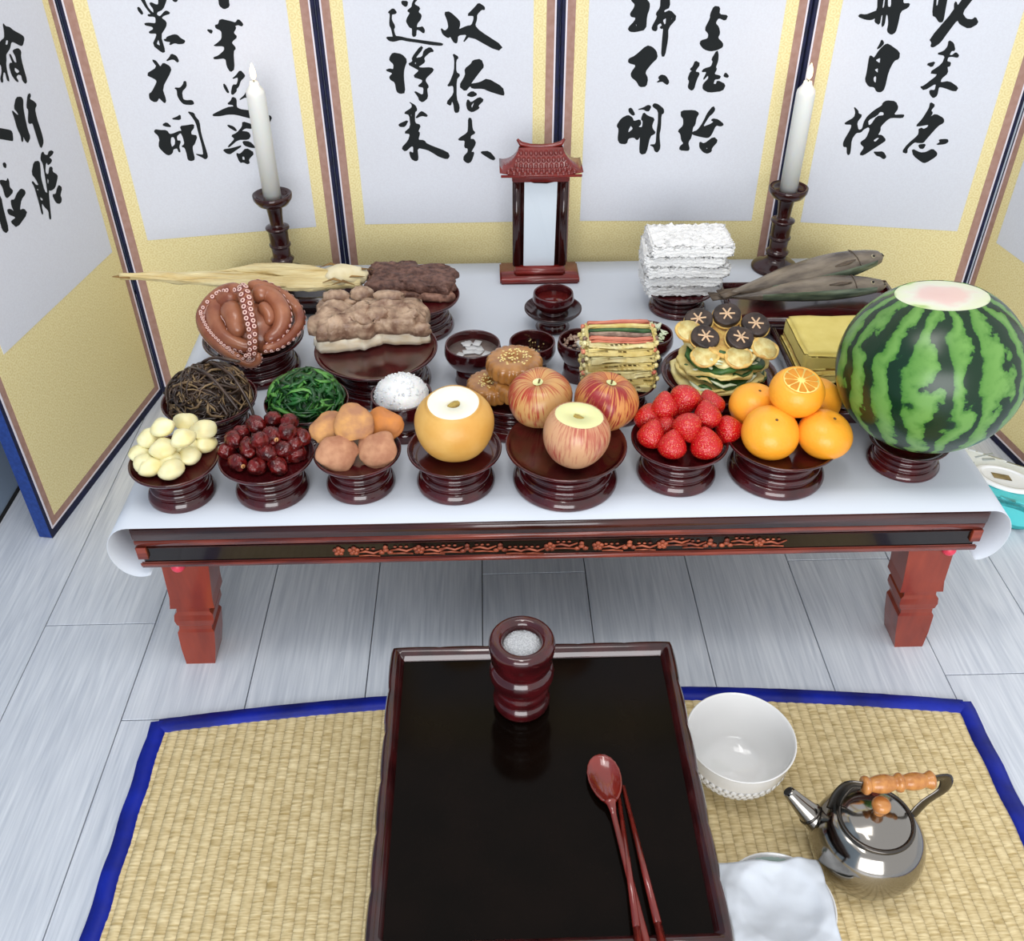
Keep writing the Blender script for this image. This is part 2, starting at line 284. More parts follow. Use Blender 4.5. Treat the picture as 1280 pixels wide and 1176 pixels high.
# ---------------------------------------------------------------- mesh helpers
class MB:
    def __init__(s): s.v = []; s.f = []; s.m = []
    def add(s, vf, mtx=None, mi=0):
        v, f = vf; o = len(s.v)
        s.v += [tuple(mtx @ Vector(p)) if mtx is not None else tuple(p) for p in v]
        s.f += [tuple(o+i for i in q) for q in f]; s.m += [mi]*len(f); return s
    def mesh(s, name, mats, smooth=True):
        me = bpy.data.meshes.new(name); me.from_pydata(s.v, [], s.f)
        for x in (mats if isinstance(mats, (list, tuple)) else [mats]): me.materials.append(MT[x])
        me.polygons.foreach_set('material_index', s.m); me.polygons.foreach_set('use_smooth', [smooth]*len(s.f))
        me.update()
        bm = bmesh.new(); bm.from_mesh(me); bmesh.ops.recalc_face_normals(bm, faces=bm.faces); bm.to_mesh(me); bm.free()
        return me
def T(x=0, y=0, z=0, rx=0, ry=0, rz=0, s=1):
    sc = s if isinstance(s, (tuple, list)) else (s, s, s)
    return Matrix.Translation((x, y, z)) @ Matrix.Rotation(rz, 4, 'Z') @ Matrix.Rotation(ry, 4, 'Y') @ Matrix.Rotation(rx, 4, 'X') @ Matrix.Diagonal((*sc, 1))
def lathe(pr, seg=40, fn=None):
    v = []; f = []; n = len(pr)
    for i in range(seg):
        a = 2*math.pi*i/seg
        for r, z in pr:
            rr = r*(fn(a, z) if fn else 1); v.append((rr*math.cos(a), rr*math.sin(a), z))
    for i in range(seg):
        j = (i+1) % seg
        for k in range(n-1):
            if pr[k][0] < 1e-9 and pr[k+1][0] < 1e-9: continue
            if pr[k][0] < 1e-9: f.append((i*n+k, i*n+k+1, j*n+k+1))
            elif pr[k+1][0] < 1e-9: f.append((i*n+k, i*n+k+1, j*n+k))
            else: f.append((i*n+k, i*n+k+1, j*n+k+1, j*n+k))
    return v, f
def smoothprof(pts, n=4):            # Catmull-Rom through profile points
    out = []
    for i in range(len(pts)-1):
        p0 = pts[max(i-1, 0)]; p1 = pts[i]; p2 = pts[i+1]; p3 = pts[min(i+2, len(pts)-1)]
        for k in range(n):
            t = k/n
            out.append(tuple(.5*((2*p1[d])+(-p0[d]+p2[d])*t+(2*p0[d]-5*p1[d]+4*p2[d]-p3[d])*t*t+(-p0[d]+3*p1[d]-3*p2[d]+p3[d])*t**3) for d in range(len(p1))))
    out.append(tuple(pts[-1])); return out
def tube(pts, rad, seg=8, flat=1.0, up=None):
    pts = [Vector(p) for p in pts]; n = len(pts); v = []; f = []
    rad = rad if isinstance(rad, (list, tuple)) else [rad]*n
    prev = None
    for i, p in enumerate(pts):
        t = (pts[min(i+1, n-1)]-pts[max(i-1, 0)])
        t = t.normalized() if t.length > 1e-9 else Vector((0, 0, 1))
        ref = Vector(up) if up else (prev if prev is not None else (Vector((0, 0, 1)) if abs(t.z) < .9 else Vector((1, 0, 0))))
        a = (ref - t*ref.dot(t)); a = a.normalized() if a.length > 1e-6 else t.orthogonal().normalized()
        prev = a; b = t.cross(a)
        for k in range(seg):
            q = 2*math.pi*k/seg; v.append(tuple(p+rad[i]*(math.cos(q)*a*flat+math.sin(q)*b)))
    for i in range(n-1):
        for k in range(seg):
            l = (k+1) % seg; f.append((i*seg+k, i*seg+l, (i+1)*seg+l, (i+1)*seg+k))
    f.append(tuple(range(seg-1, -1, -1))); f.append(tuple((n-1)*seg+k for k in range(seg)))
    return v, f
def box(x0, x1, y0, y1, z0, z1):
    v = [(x0, y0, z0), (x1, y0, z0), (x1, y1, z0), (x0, y1, z0), (x0, y0, z1), (x1, y0, z1), (x1, y1, z1), (x0, y1, z1)]
    return v, [(0, 3, 2, 1), (4, 5, 6, 7), (0, 1, 5, 4), (1, 2, 6, 5), (2, 3, 7, 6), (3, 0, 4, 7)]
def bm_out(bm):
    bm.verts.index_update(); r = [tuple(v.co) for v in bm.verts], [tuple(v.index for v in f.verts) for f in bm.faces]; bm.free(); return r
def rbox(x0, x1, y0, y1, z0, z1, bev=.002, seg=2, cuts=0, fn=None):
    bm = bmesh.new(); v, f = box(x0, x1, y0, y1, z0, z1)
    vs = [bm.verts.new(p) for p in v]
    for q in f: bm.faces.new([vs[i] for i in q])
    if cuts:
        bmesh.ops.subdivide_edges(bm, edges=bm.edges[:], cuts=cuts, use_grid_fill=True)
        es = [e for e in bm.edges if len(e.link_faces) == 2 and e.calc_face_angle(0) > .5]
        bmesh.ops.bevel(bm, geom=es, offset=bev, segments=seg, affect='EDGES')
    else: bmesh.ops.bevel(bm, geom=bm.edges[:], offset=bev, segments=seg, affect='EDGES')
    if fn:
        for w in bm.verts: w.co = fn(w.co.copy())
    return bm_out(bm)
def ico(r=1, sub=3, fn=None):
    bm = bmesh.new(); bmesh.ops.create_icosphere(bm, subdivisions=sub, radius=r)
    if fn:
        for w in bm.verts: w.co = Vector(fn(w.co.copy()))
    return bm_out(bm)
def extrude_poly(pts, d, axis='y'):   # outline in x,z given thickness along y
    n = len(pts); v = [(x, 0, z) for x, z in pts]+[(x, d, z) for x, z in pts]
    return v, [tuple(range(n)), tuple(range(2*n-1, n-1, -1))]+[(i, i+n, (i+1) % n+n, (i+1) % n) for i in range(n)]
def nz(p, s, o=0): return noise.noise(Vector(p)*s+Vector((o, o*1.7, -o)))

# ---------------------------------------------------------------- scene helpers
def link(name, me, parent=None, loc=(0, 0, 0), rot=(0, 0, 0)):
    o = bpy.data.objects.new(name, me); COL.objects.link(o); o.parent = parent; o.location = loc; o.rotation_euler = rot; return o
def tag(o, label=None, cat=None, group=None, kind=None):
    if label: o['label'] = label
    if cat: o['category'] = cat
    if group: o['group'] = group
    if kind: o['kind'] = kind
    return o
def thing(name, label, cat, loc, rz=0, group=None, rot=None):
    o = bpy.data.objects.new(name, None); COL.objects.link(o); o.empty_display_size = .02; o.location = loc; o.rotation_euler = rot or (0, 0, rz)
    return tag(o, label, cat, group)
def part(name, mb, mats, parent=None, loc=(0, 0, 0), rot=(0, 0, 0), smooth=True):
    if isinstance(mb, tuple): mb = MB().add(mb)
    return link(name, mb.mesh(name, mats, smooth), parent, loc, rot)
def cp(o, parent=None, loc=None, rot=None, scale=None):
    c = o.copy(); COL.objects.link(c); c.parent = parent
    if loc is not None: c.location = loc
    if rot is not None: c.rotation_euler = rot
    if scale is not None: c.scale = scale
    return c
def copy_tree(o, parent=None):
    c = cp(o, parent)
    for ch in o.children: copy_tree(ch, c)
    return c
H = .305           # height of the table top
TOP = H+.001       # on the paper sheet

# ================================================================ SETTING
floor = thing('floor', None, None, (0, 0, 0)); tag(floor, kind='structure'); del_keys = None
part('subfloor', box(-1.02, 2.0, -2.2, 1.6, -.03, -.012), 'gap', floor, smooth=False)
pw, pl = .1805, 1.25
plank_me = MB().add(rbox(0, pw-.0016, 0, pl-.0016, -.012, 0, .0006, 1)).mesh('plank', 'plank', False)
k0 = -4
for i in range(k0, 13):
    x = -.299+pw*i
    off = {5: -.037, -2: -.085, -1: -.085}.get(i, None)
    y = -2.2-R.random()*pl if off is None else off-2*pl
    while y < 1.6:
        y0 = y; y += pl
        if y < -2.2 or x < -1.03: continue
        link('plank', plank_me, floor, (x, y0, 0))
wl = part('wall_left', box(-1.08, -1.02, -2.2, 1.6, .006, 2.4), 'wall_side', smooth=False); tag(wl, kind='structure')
bl = part('wall_gap_left', box(-1.024, -1.016, -2.2, 1.6, 0, .006), 'gap', smooth=False); tag(bl, kind='structure')  # dark strip standing in for the shaded gap under the wall
wb = part('wall_back', box(-1.08, 2.0, 1.6, 1.66, 0, 2.4), 'wall', smooth=False); tag(wb, kind='structure')

# ================================================================ FOLDING SCREEN
SEAM = [(-.9045, .3255), (-.826, .803), (-.399, .873), (.043, .877), (.497, .862), (.900, .790), (.972, .345)]
CHARS = {
0: [((0, 0), ['40,290 75,335 125,345 170,385 290,450 305,480 285,560 260,565 170,515 140,520 125,600 90,650 75,680 80,740 75,800 90,900 120,1010 95,1000 70,900 45,890 35,960 40,1020 20,1020 10,980 30,900 20,810 -20,780 -60,820 -70,760 -20,700 -60,640 -20,570 20,510 60,480 60,400', '75,490 110,500 100,570 65,560', '165,630 230,605 265,640 260,700 280,800 340,1010 320,1040 285,1000 270,930 225,920 200,960 235,1020 200,1000 150,930 120,820 130,790 165,790 120,680 135,680 180,780 215,790 200,700 170,650', '185,830 240,870 250,900 215,925 180,880']),
    ((0, 90), ['205,320 270,315 290,350 290,440 310,560 345,720 380,810 350,880 320,850 290,790 290,860 275,865 265,790 220,700 185,570 155,490 165,490 215,540 240,540 215,490 180,450', '350,290 375,270 385,290 370,340 425,370 460,405 435,460 460,580 520,760 545,870 520,945 500,920 440,730 410,630 370,640 355,620 360,470 335,440']),
    ((0, 90), ['0,705 130,730 155,750 165,850 150,852 0,825 -160,800 -190,740 -150,690']),
    ((0, 180), ['40,245 65,235 80,260 75,295 50,280', '5,455 40,455 85,470 100,425 115,470 120,540 170,590 95,670 70,650 40,540 5,480', '-60,600 15,660 40,800 110,1065 80,1105 35,1070 0,940 -50,750', '265,560 310,580 320,615 265,690 245,830 300,810 345,860 215,1040 140,970 165,950 195,930 190,900 110,870 95,820 135,815 185,850 150,770 140,700 185,700 215,620']),
    ((0, 180), ['425,225 495,215 505,320 510,420 560,600 600,620 580,480 560,360 540,240 510,190 520,120 540,100 560,140 600,145 610,100 640,85 670,100 650,130 610,165 650,200 635,230 600,260 590,225 570,240 565,340 580,380 610,380 620,290 655,290 655,350 720,390 715,430 690,540 640,575 605,570 625,800 640,935 620,930 610,830 560,780 525,730 520,780 540,870 525,870 500,760 460,620 430,520 400,475 415,470 455,520 490,515 450,430 400,370', '590,420 615,450 605,510 590,480', '455,560 475,550 490,580 470,585', '500,650 540,680 535,715 505,700', '735,515 775,545 750,640 770,680 765,720 740,740 700,725 655,630 700,630 715,560'])],
1: [((160, 0), ['475,-60 475,0 430,115 360,145 350,185 400,215 460,145 485,140 525,165 440,190 410,225 475,275 470,330 400,440 460,640 430,655 310,560 360,450 355,412 270,412 265,400 320,370 310,330 215,310 210,295 265,290 350,300 350,220 320,200 255,200 250,185 295,180 225,95 150,-30 190,-30 240,90 290,150 325,170 320,110 270,45 290,35 350,65 385,60 380,-60', '380,480 410,580 345,550', '120,95 140,95 185,165 170,180 130,130', '450,495 480,490 485,465 570,435 615,440 650,480 710,510 690,540 630,545 580,530 515,560 535,520 460,508', '545,-20 620,-10 600,20 570,15']),
    ((160, 0), ['475,760 520,720 540,675 600,700 630,760 615,775 580,740 540,735', '300,745 345,760 395,830 410,835 440,785 520,830 535,880 420,1097 470,1247 460,1282 440,1267 385,1212 360,1262 325,1267 275,1237 265,1172 300,1152 365,1027 350,987 225,930 370,840', '700,1017 720,1017 725,1077 665,1142 680,1237 720,1257 800,1252 820,1292 790,1302 700,1297 660,1262 620,1197 615,1122 580,1097 650,1102 690,1057']),
    ((160, 95), ['650,485 655,545 540,535 610,515', '430,610 480,580 540,635 470,625', '340,670 400,680 480,680 515,730 560,725 640,690 675,690 650,630 730,620 820,605 815,650 780,690 785,735 860,745 825,850 800,870 800,920 830,1040 790,1055 750,1045 735,960 710,890 670,880 710,850 690,760 655,700 600,750 610,810 655,810 630,880 650,945 635,945 615,895 560,910 550,960 510,985 470,970 390,890 390,830 400,800 380,740 330,700', '530,760 570,755 595,800 590,860 545,895 525,830', '745,445 820,465 835,510 885,565 905,720 980,960 990,1010 965,1035 925,1010 840,970 900,985 945,985 930,880 880,700 850,580 790,490']),
    ((240, 0), ['320,-120 470,-120 450,0 465,80 400,112 345,70 335,0']),
    ((240, 0), ['350,240 480,270 545,290 575,240 635,300 620,325 575,305 530,320 545,350 510,410 560,460 500,510 490,540 545,600 510,640 525,860 480,895 440,830 420,720 280,735 270,720 330,700 410,630 400,570 265,570 310,550 375,490 375,400 350,370 300,350 290,315 330,310', '185,370 255,380 240,420']),
    ((240, 95), ['600,-70 655,-10 650,10 600,60 580,130 550,155 550,190 510,230 490,220 510,110 560,115 580,50 570,10 500,35 550,0', '395,95 425,130 460,210 440,205 400,140', '675,200 690,275 660,260 585,305 660,240', '505,265 550,285 550,390 600,420 715,435 900,470 995,510 965,578 900,560 730,525 540,475 440,475 350,495 260,495 265,480 440,395 525,385 510,355 440,350 490,310']),
    ((240, 95), ['440,610 520,635 555,680 540,683 460,635', '630,570 740,605 745,655 660,645 610,690 700,700 728,745 700,790 570,790 460,885 450,880 540,785 490,745 560,715 630,635', '630,815 720,820 790,895 740,890 655,865', '385,920 500,905 635,860 490,960 470,970 430,960', '675,900 775,960 700,1040 715,1085 690,1095 640,1070 600,1080 550,960 600,980', '620,1000 655,1000 665,1050 625,1050'])],
2: [((470, 0), ['320,15 395,20 385,70 365,80 325,50', '150,155 215,105 255,155 235,170 192,175 190,250 235,330 215,370 240,455 300,460 400,485 690,525 835,545 820,565 680,555 520,525 395,510 310,490 220,515 165,505 125,465 210,465 215,455 195,360 170,310 180,170', '520,-20 465,50 550,100 520,150 565,190 550,245 510,290 500,345 550,345 580,335 605,380 595,415 540,370 500,365 495,450 455,455 455,350 420,340 380,270 390,230 430,160 390,135 450,90 455,40 490,-20']),
    ((470, 0), ['210,660 320,680 385,750 345,860 340,960 360,1155 300,1165 260,1140 240,1025 180,990 170,960 215,910 120,875 170,860 220,870 225,800 170,750 175,715', '207,936 228,932 216,958', '560,575 585,600 480,730 580,715 600,630 675,590 720,640 670,645 590,720 610,770 540,820 520,825 550,850 690,845 720,875 620,970 610,1010 655,1080 630,1110 645,1217 580,1272 540,1247 530,1207 470,1132 590,1197 600,1087 520,1075 580,1030 580,990 460,955 545,880 480,840 400,800 460,770 450,720', '480,770 505,775 500,810 480,800']),
    ((470, 95), ['410,325 490,370 510,425 480,450 480,590 555,615 520,690 545,710 520,800 600,805 630,850 890,950 915,1000 885,1035 780,1000 720,960 640,915 510,890 525,1040 495,1060 440,1030 415,940 470,965 470,880 440,870 365,940 320,900 405,810 430,720 350,710 435,640 420,480 345,465 450,400 450,350', '430,475 448,475 445,530 432,520', '570,440 640,490 630,505 570,490 490,530 540,465', '280,605 405,550 360,630 300,630']),
    ((530, 0), ['255,155 320,150 440,260 445,310 430,375 530,330 595,320 625,240 620,190 535,195 640,90 680,40 750,85 755,120 715,115 655,180 655,240 630,320 690,390 985,580 920,635 570,440 485,535 545,425 420,435 410,530 395,535 370,520 330,450 300,470 235,425 210,350 260,395 310,350 300,270']),
    ((530, 0), ['360,670 430,715 395,750 395,900 450,935 400,990 400,1227 440,1327 430,1397 385,1402 370,1287 345,1257 330,1317 280,1282 375,1172 370,1060 290,1075 330,1020 380,890 385,740', '610,755 710,740 745,830 700,880 580,1040 600,1050 700,1030 790,980 980,1090 1000,1187 960,1180 800,1130 740,1100 600,1100 575,1065 515,1135 440,1075 520,940 510,860 590,800', '530,1187 600,1137 665,1177 600,1207', '545,1237 585,1287 690,1212 745,1247 670,1317 690,1347 600,1397 545,1367 530,1297', '630,1257 625,1297 600,1357 580,1317']),
    ((530, 95), ['555,525 590,530 600,670 640,710 580,740 575,790 620,790 645,840 580,950 625,950 600,1030 580,1070 545,1085 495,1050 500,1000 550,950 550,900 505,890 515,800 440,800 430,785 545,710 555,650', '710,945 810,940 890,1030 860,1050 720,965'])],
3: [((760, 0), ['290,0 340,50 330,100 280,170 290,205 350,215 340,260 250,355 275,390 340,395 470,365 480,200 515,100 515,40 480,0 480,-90 300,-90', '340,290 360,300 365,335 345,330', '660,0 655,100 600,170 620,210 550,340 555,370 590,385 610,370 610,310 660,280 680,320 650,340 665,355 695,350 680,500 668,700 705,700 745,480 745,350 860,220 775,130 700,165 695,125 770,90 760,-80 670,-80', '675,250 730,215 725,300 700,315', '790,210 805,210 800,250 780,265']),
    ((760, 0), ['485,570 550,590 600,640 615,720 540,790 455,900 495,980 475,1075 395,1080 360,1010 295,960 290,910 360,810 255,780 260,735 340,700', '605,1025 650,1000 630,965 665,935 720,950 760,1020 740,1055 710,1035 680,1010']),
    ((760, 95), ['260,410 290,400 335,480 310,490 265,450', '370,420 440,400 500,365 535,380 510,435 480,435 440,410', '250,490 300,520 320,570 400,545 410,600 370,640 430,645 440,560 415,540 445,455 490,500 580,530 545,610 550,660 595,710 520,750 475,960 420,975 395,945 405,750 365,800 325,760 250,775 230,845 150,840 125,790 140,660 110,620 170,530', '285,610 320,660 250,715 250,670', '575,345 620,355 690,410 695,460 660,480 655,640 635,740 650,900 615,950 585,935 570,880 520,860 600,855 610,700 630,560 630,430 555,375']),
    ((820, 0), ['725,80 795,90 785,185 895,195 865,255 780,215 735,290 780,340 795,415 765,475 830,540 830,585 760,620 680,635 600,610 550,550 560,510 650,485 660,420 610,365 680,230 680,180']),
    ((820, 0), ['490,760 550,795 480,895 545,910 500,1000 470,1110 440,1125 400,1090 420,1010 400,980 430,900 460,885 425,865 465,830', '765,625 775,690 770,760 740,840 755,860 720,930 805,950 790,980 730,985 710,1050 750,1055 765,1005 865,1055 830,1130 660,1150 585,1110 590,1050 660,980 650,930 585,1005 640,890 570,895 600,860 690,835 715,765 695,740', '865,905 905,950 890,965 845,950']),
    ((820, 95), ['315,435 480,430 535,465 500,520 485,610 455,640 440,760 395,830 415,910 400,930 295,920 300,880 350,840 320,800 310,720 275,685 345,620 345,530 315,500', '715,375 735,420 700,470 660,500 575,640 680,605 725,570 690,550 710,535 770,545 845,605 810,625 745,610 690,730 650,770 560,755 450,725 460,700 520,680 590,580 640,470', '720,760 770,810 690,900 690,940 640,965 590,945 545,890 545,820 600,850', '620,895 650,890 640,915 622,912'])],
4: [((1040, 0), ['575,-60 570,130 500,160 420,190 350,180 330,205 420,240 490,245 545,220 535,270 590,310 610,190 640,180 620,340 650,310 670,180 700,180 710,290 690,390 740,430 790,400 820,290 850,140 950,90 970,45 880,50 890,-60', '640,-20 670,-20 655,95 620,110', '690,-20 745,-20 745,60 730,95 690,90']),
    ((1040, 0), ['620,495 648,540 600,590 560,615 600,550', '660,560 700,550 840,650 835,730 770,755 700,890 650,1110 610,1145 560,1140 530,1080 460,1075 415,1000 440,900 470,700 490,700 525,730 590,630', '530,750 610,710 600,800', '520,870 580,840 575,920', '510,970 540,940 560,960 550,1040 515,1020']),
    ((1040, 95), ['275,385 325,440 325,470 375,490 305,580 325,680 380,665 400,580 440,510 530,430 630,370 635,340 680,310 790,320 825,400 760,490 890,485 895,495 880,520 740,515 690,540 600,630 600,680 565,740 620,740 670,800 620,835 490,920 390,985 345,980 410,890 365,850 360,825 430,780 480,660 455,630 390,665 360,700 300,705 240,790 225,960 205,985 190,960 190,880 145,880 145,820 240,660 250,600 165,600 165,585 280,520 300,450', '445,550 560,490 600,440 650,450 650,495 560,505 490,610 450,620', '505,805 560,765 600,770 540,830', '520,945 560,950 635,945 675,1010 645,1035 600,1000 560,990']),
    ((1110, 0), ['585,-60 555,190 600,210 640,275 685,270 710,120 745,-60', '600,-20 640,-20 625,70 595,80', '940,-20 870,80 845,20 830,50 830,130 520,490 550,530 535,580 570,585 650,530 750,390 865,240 900,300 1010,355 1125,290 1090,215 1050,250 970,240 920,160 1050,-10 1090,-60 980,-60']),
    ((1110, 0), ['760,505 815,540 835,630 790,630 760,690 800,695 845,655 880,690 870,715 800,700 745,710 730,770 780,780 770,825 735,830 745,910 660,980 650,1035 760,1015 875,1095 840,1140 690,1085 630,1080 610,1190 565,1220 525,1170 520,1125 590,1130 605,1030 450,1125 405,1080 440,1080 640,925 515,910 680,800 720,690 610,670 700,640 750,580', '480,800 590,770 550,835']),
    ((1110, 95), ['530,330 585,365 530,430 555,460 520,520 590,475 690,530 695,580 620,620 470,790 440,830 380,830 330,820 240,900 235,965 180,945 240,860 380,740 390,690 385,665 420,650 440,670 500,640 510,600 400,620 350,625 430,540 500,430 520,390', '380,860 470,850 440,905 400,900', '300,910 400,960 470,955 555,910 610,960 600,1000 470,1080 430,1075 320,990', '635,795 740,790 750,820 710,845 600,855 655,825'])]}
screen = thing('folding_screen', 'six-panel folding screen of gold damask and white paper with black brush writing', 'folding screen', (0, 0, 0))
ZW = .36; ZT = 1.78
for k in range(6):
    a = Vector((*SEAM[k], 0)); b = Vector((*SEAM[k+1], 0)); d = b-a; L_ = d.length; d.normalize(); ang = math.atan2(d.y, d.x)
    nrm = Vector((d.y, -d.x, 0))        # towards the table
    g = .0006; zb = .009
    pan = part('panel', rbox(g, L_-g, 0, .026, 0, ZT, .002, 1), 'blue_cloth' if k in (0,) else 'navy', screen, tuple(a), (0, 0, ang), False)
    if k == 0: pan['label'] = 'left end panel turned towards the viewer, with a blue cloth edge'
    def sheet(name, x0, x1, z0, z1, mt, dep):
        o = link(name, MB().add(box(x0, x1, -dep, 0, z0, z1)).mesh(name, mt, False), pan); return o
    def frame(name, m0, m1, mt, dep):    # four mitred strips joined
        mb = MB()
        for bx in ((m0, m1, m0+zb, ZT-m0), (L_-m1, L_-m0, m0+zb, ZT-m0), (m1, L_-m1, m0+zb, m1+zb), (m1, L_-m1, ZT-m1, ZT-m0)):
            mb.add(box(bx[0], bx[1], -dep, .0005, bx[2], bx[3]))
        return part(name, mb, mt, pan, smooth=False)
    if k == 0: frame('navy_edge', g+.0005, .009, 'navy', .0006); sheet('bottom_band', g+.0005, L_-g, .0004, .0185, 'navy', .0008)
    frame('white_piping', .0085, .0115, 'piping', .0022)
    frame('brown_strip', .0115, .0265, 'strip', .0010)
    sheet('gold_mount', .0265, L_-.0265, .0265+zb, ZT-.0265, 'damask', .0014)
    x0, x1 = .050, L_-.050
    if k == 0: x0, x1 = .052, L_-.045
    sheet('paper_sheet', x0, x1, ZW, ZT-.2, 'screen_paper', .0022)
    mi = pan.matrix_basis.inverted()
    for (ox, oy), loops in CHARS.get(k, []):
        cu = bpy.data.curves.new('calligraphy', 'CURVE'); cu.dimensions = '2D'; cu.fill_mode = 'FRONT'
        for lp in loops:
            sp = cu.splines.new('POLY'); pts = []
            for t in lp.split():
                X, Y = map(float, t.split(',')); px, py = ox+X/9.97, oy+Y/9.97
                dd = ray(px, py); tt = (a+nrm*.003-CAM).dot(nrm)/dd.dot(nrm); w = mi @ (CAM+dd*tt)
                pts.append((w.x, w.z))
            pts = [tuple(A_*q_+B_*(1-q_) for A_, B_ in zip(pts[i], pts[(i+1) % len(pts)])) for i in range(len(pts)) for q_ in (.80, .20)]
            sp.points.add(len(pts)-1)
            for i, (u, z) in enumerate(pts): sp.points[i].co = (u, z, 0, 1)
            sp.use_cyclic_u = True
        to = bpy.data.objects.new('tmp', cu); COL.objects.link(to)
        me = bpy.data.meshes.new_from_object(to.evaluated_get(bpy.context.evaluated_depsgraph_get()))
        bpy.data.objects.remove(to); bpy.data.curves.remove(cu)
        bm = bmesh.new(); bm.from_mesh(me); off = {}
        bmesh.ops.remove_doubles(bm, verts=bm.verts, dist=1e-6)
        for e_ in bm.edges:
            if len(e_.link_faces) != 1: continue
            c0, c1 = e_.verts[0].co, e_.verts[1].co; n_ = Vector((c1.y-c0.y, c0.x-c1.x, 0)); n_ = n_.normalized() if n_.length > 0 else n_
            if n_.dot((c0+c1)/2-e_.link_faces[0].calc_center_median()) < 0: n_ = -n_
            for v_ in e_.verts: off[v_] = off.get(v_, Vector((0, 0, 0)))+n_
        for v_, n_ in off.items(): v_.co += n_.normalized()*.0011
        bm.to_mesh(me); bm.free()
        for v in me.vertices: v.co = (v.co.x, -.0026, v.co.y)
        me.materials.clear(); me.materials.append(MT['ink'])
        link('calligraphy_character', me, pan)

# ================================================================ TABLE
table = thing('ritual_table', 'low red-brown wooden table with carved flower frieze under a white paper sheet', 'table', (0, 0, 0))
TB = .2265
part('tabletop', MB().add(rbox(-.598, .598, .002, .798, .283, H-.001, .002)), 'wood_dark', table, smooth=False)
def rail(y0, sgn, nm='apron'):      # moulded front board: dark cove, red bead, black frieze, red bead
    ap = part(nm, rbox(-.594, .594, min(y0, y0+sgn*.018), max(y0, y0+sgn*.018), TB+.008, .284, .001, 1), 'wood_black', table, smooth=False)
    def strip(name, z0, z1, d, mt):
        ys = sorted((y0-sgn*d, y0+sgn*.002)); return part(name, rbox(-.600, .600, ys[0], ys[1], z0, z1, .0025, 3), mt, ap)
    strip('cornice', .279, .3025, .006, 'wood_dark')
    strip('bead_moulding', .267, .2795, .004, 'wood_rail'); strip('bead_moulding', .262, .2665, .0015, 'wood_dark')
    strip('bead_moulding', TB, TB+.0105, .004, 'wood_rail')
    for s in (-1, 1):
        xs = sorted((s*.600, s*.585)); ys = sorted((y0-sgn*.005, y0+sgn*.002))
        part('corner_block', rbox(xs[0], xs[1], ys[0], ys[1], .245, .2665, .0008, 1), 'wood_rail', ap, smooth=False)
    return ap
ap = rail(.006, 1); rail(.794, -1)
for s in (-1, 1):
    xs = sorted((s*.598, s*.580)); part('side_apron', rbox(xs[0], xs[1], .012, .788, TB, .284, .002), 'wood_rail', table, smooth=False)
# carved flowers, leaves and stems of the frieze
cz0, cz1 = .2385, .261; crv = 0; cx = -.318; rr = random.Random(3)
def carve(x, kind):
    mb = MB(); zc = (cz0+cz1)/2
    if kind == 0:
        for q in range(5):
            a = q*1.256+.3; mb.add(ico(.0042, 1), T(x+.0052*math.cos(a), .0045, zc+.0052*math.sin(a), s=(1, .45, 1)))
        mb.add(ico(.003, 1), T(x, .0035, zc, s=(1, .6, 1)))
    elif kind == 1:
        for q in range(3):
            mb.add(ico(.005, 1), T(x-.006+.006*q, .0045, zc-.004+.004*(q % 2), s=(1, .45, .8)))
        mb.add(ico(.0042, 1), T(x, .004, zc+.006, s=(1, .45, 1)))
    else:
        z0 = zc+rr.uniform(-.006, .004); mb.add(tube([(x-.017, .005, z0), (x-.005, .0042, z0+.003), (x+.006, .0042, z0-.001), (x+.018, .005, z0+.004)], [.001, .0018, .0018, .001], 6))
        mb.add(tube([(x-.015, .005, z0-.006), (x, .0045, z0-.005), (x+.015, .005, z0-.007)], .0013, 6))
        for q in range(3): mb.add(ico(.003, 1), T(x-.010+q*.008, .0045, z0+.007, s=(1, .45, .6)))
    part('carved_flower' if kind < 2 else 'carved_branch', mb, 'carving', ap)
seq = [0, 0, 2, 1, 2, 0, 2, 2, 1, 2, 1, 2, 2, 0, 2, 1, 0, 2, 1, 2, 0, 2, 2, 1, 1, 2, 0, 2]
for kind in seq: carve(cx, kind); cx += (.0215 if kind == 0 else .0235)
# legs
def leg(sx, y):
    w, d = .0425, .058; mb = MB()
    secs = [(TB+.02, w, .0), (.150, w-.004, .0), (.148, w-.004, 0), (.128, w-.002, 0), (.1265, .030, 0), (.118, .030, 0), (.112, .0355, 0), (.100, .0365, 0), (.090, .033, 0), (.088, .030, 0), (.080, .030, 0), (.074, .034, 0), (.070, .034, 0), (.035, .032, 0), (0, .0275, 0)]
    v = []; f = []
    for z, hw, _ in secs:
        cx_ = sx*(.542+(.2265-min(z, .2265))*.105); k = hw/w
        for a, b in ((-1, -1), (1, -1), (1, 1), (-1, 1)): v.append((cx_+a*hw*.82, y+b*d/2*(.6+.4*k), z))
    n = len(secs)
    for i in range(n-1):
        for k in range(4):
            l = (k+1) % 4; f.append((i*4+k, i*4+l, (i+1)*4+l, (i+1)*4+k))
    f.append((0, 1, 2, 3)); f.append(tuple(range(4*n-1, 4*n-5, -1)))
    return part('leg', (v, f), 'wood_red', table, smooth=False)
lf = leg(-1, .046); rf = leg(1, .046); leg(-1, .745); leg(1, .745)
for s, l in ((-1, lf), (1, rf)):
    part('pink_fastener', ico(.0105, 3), 'pin', l, (s*(.552 if s < 0 else .566), .0125, .222))

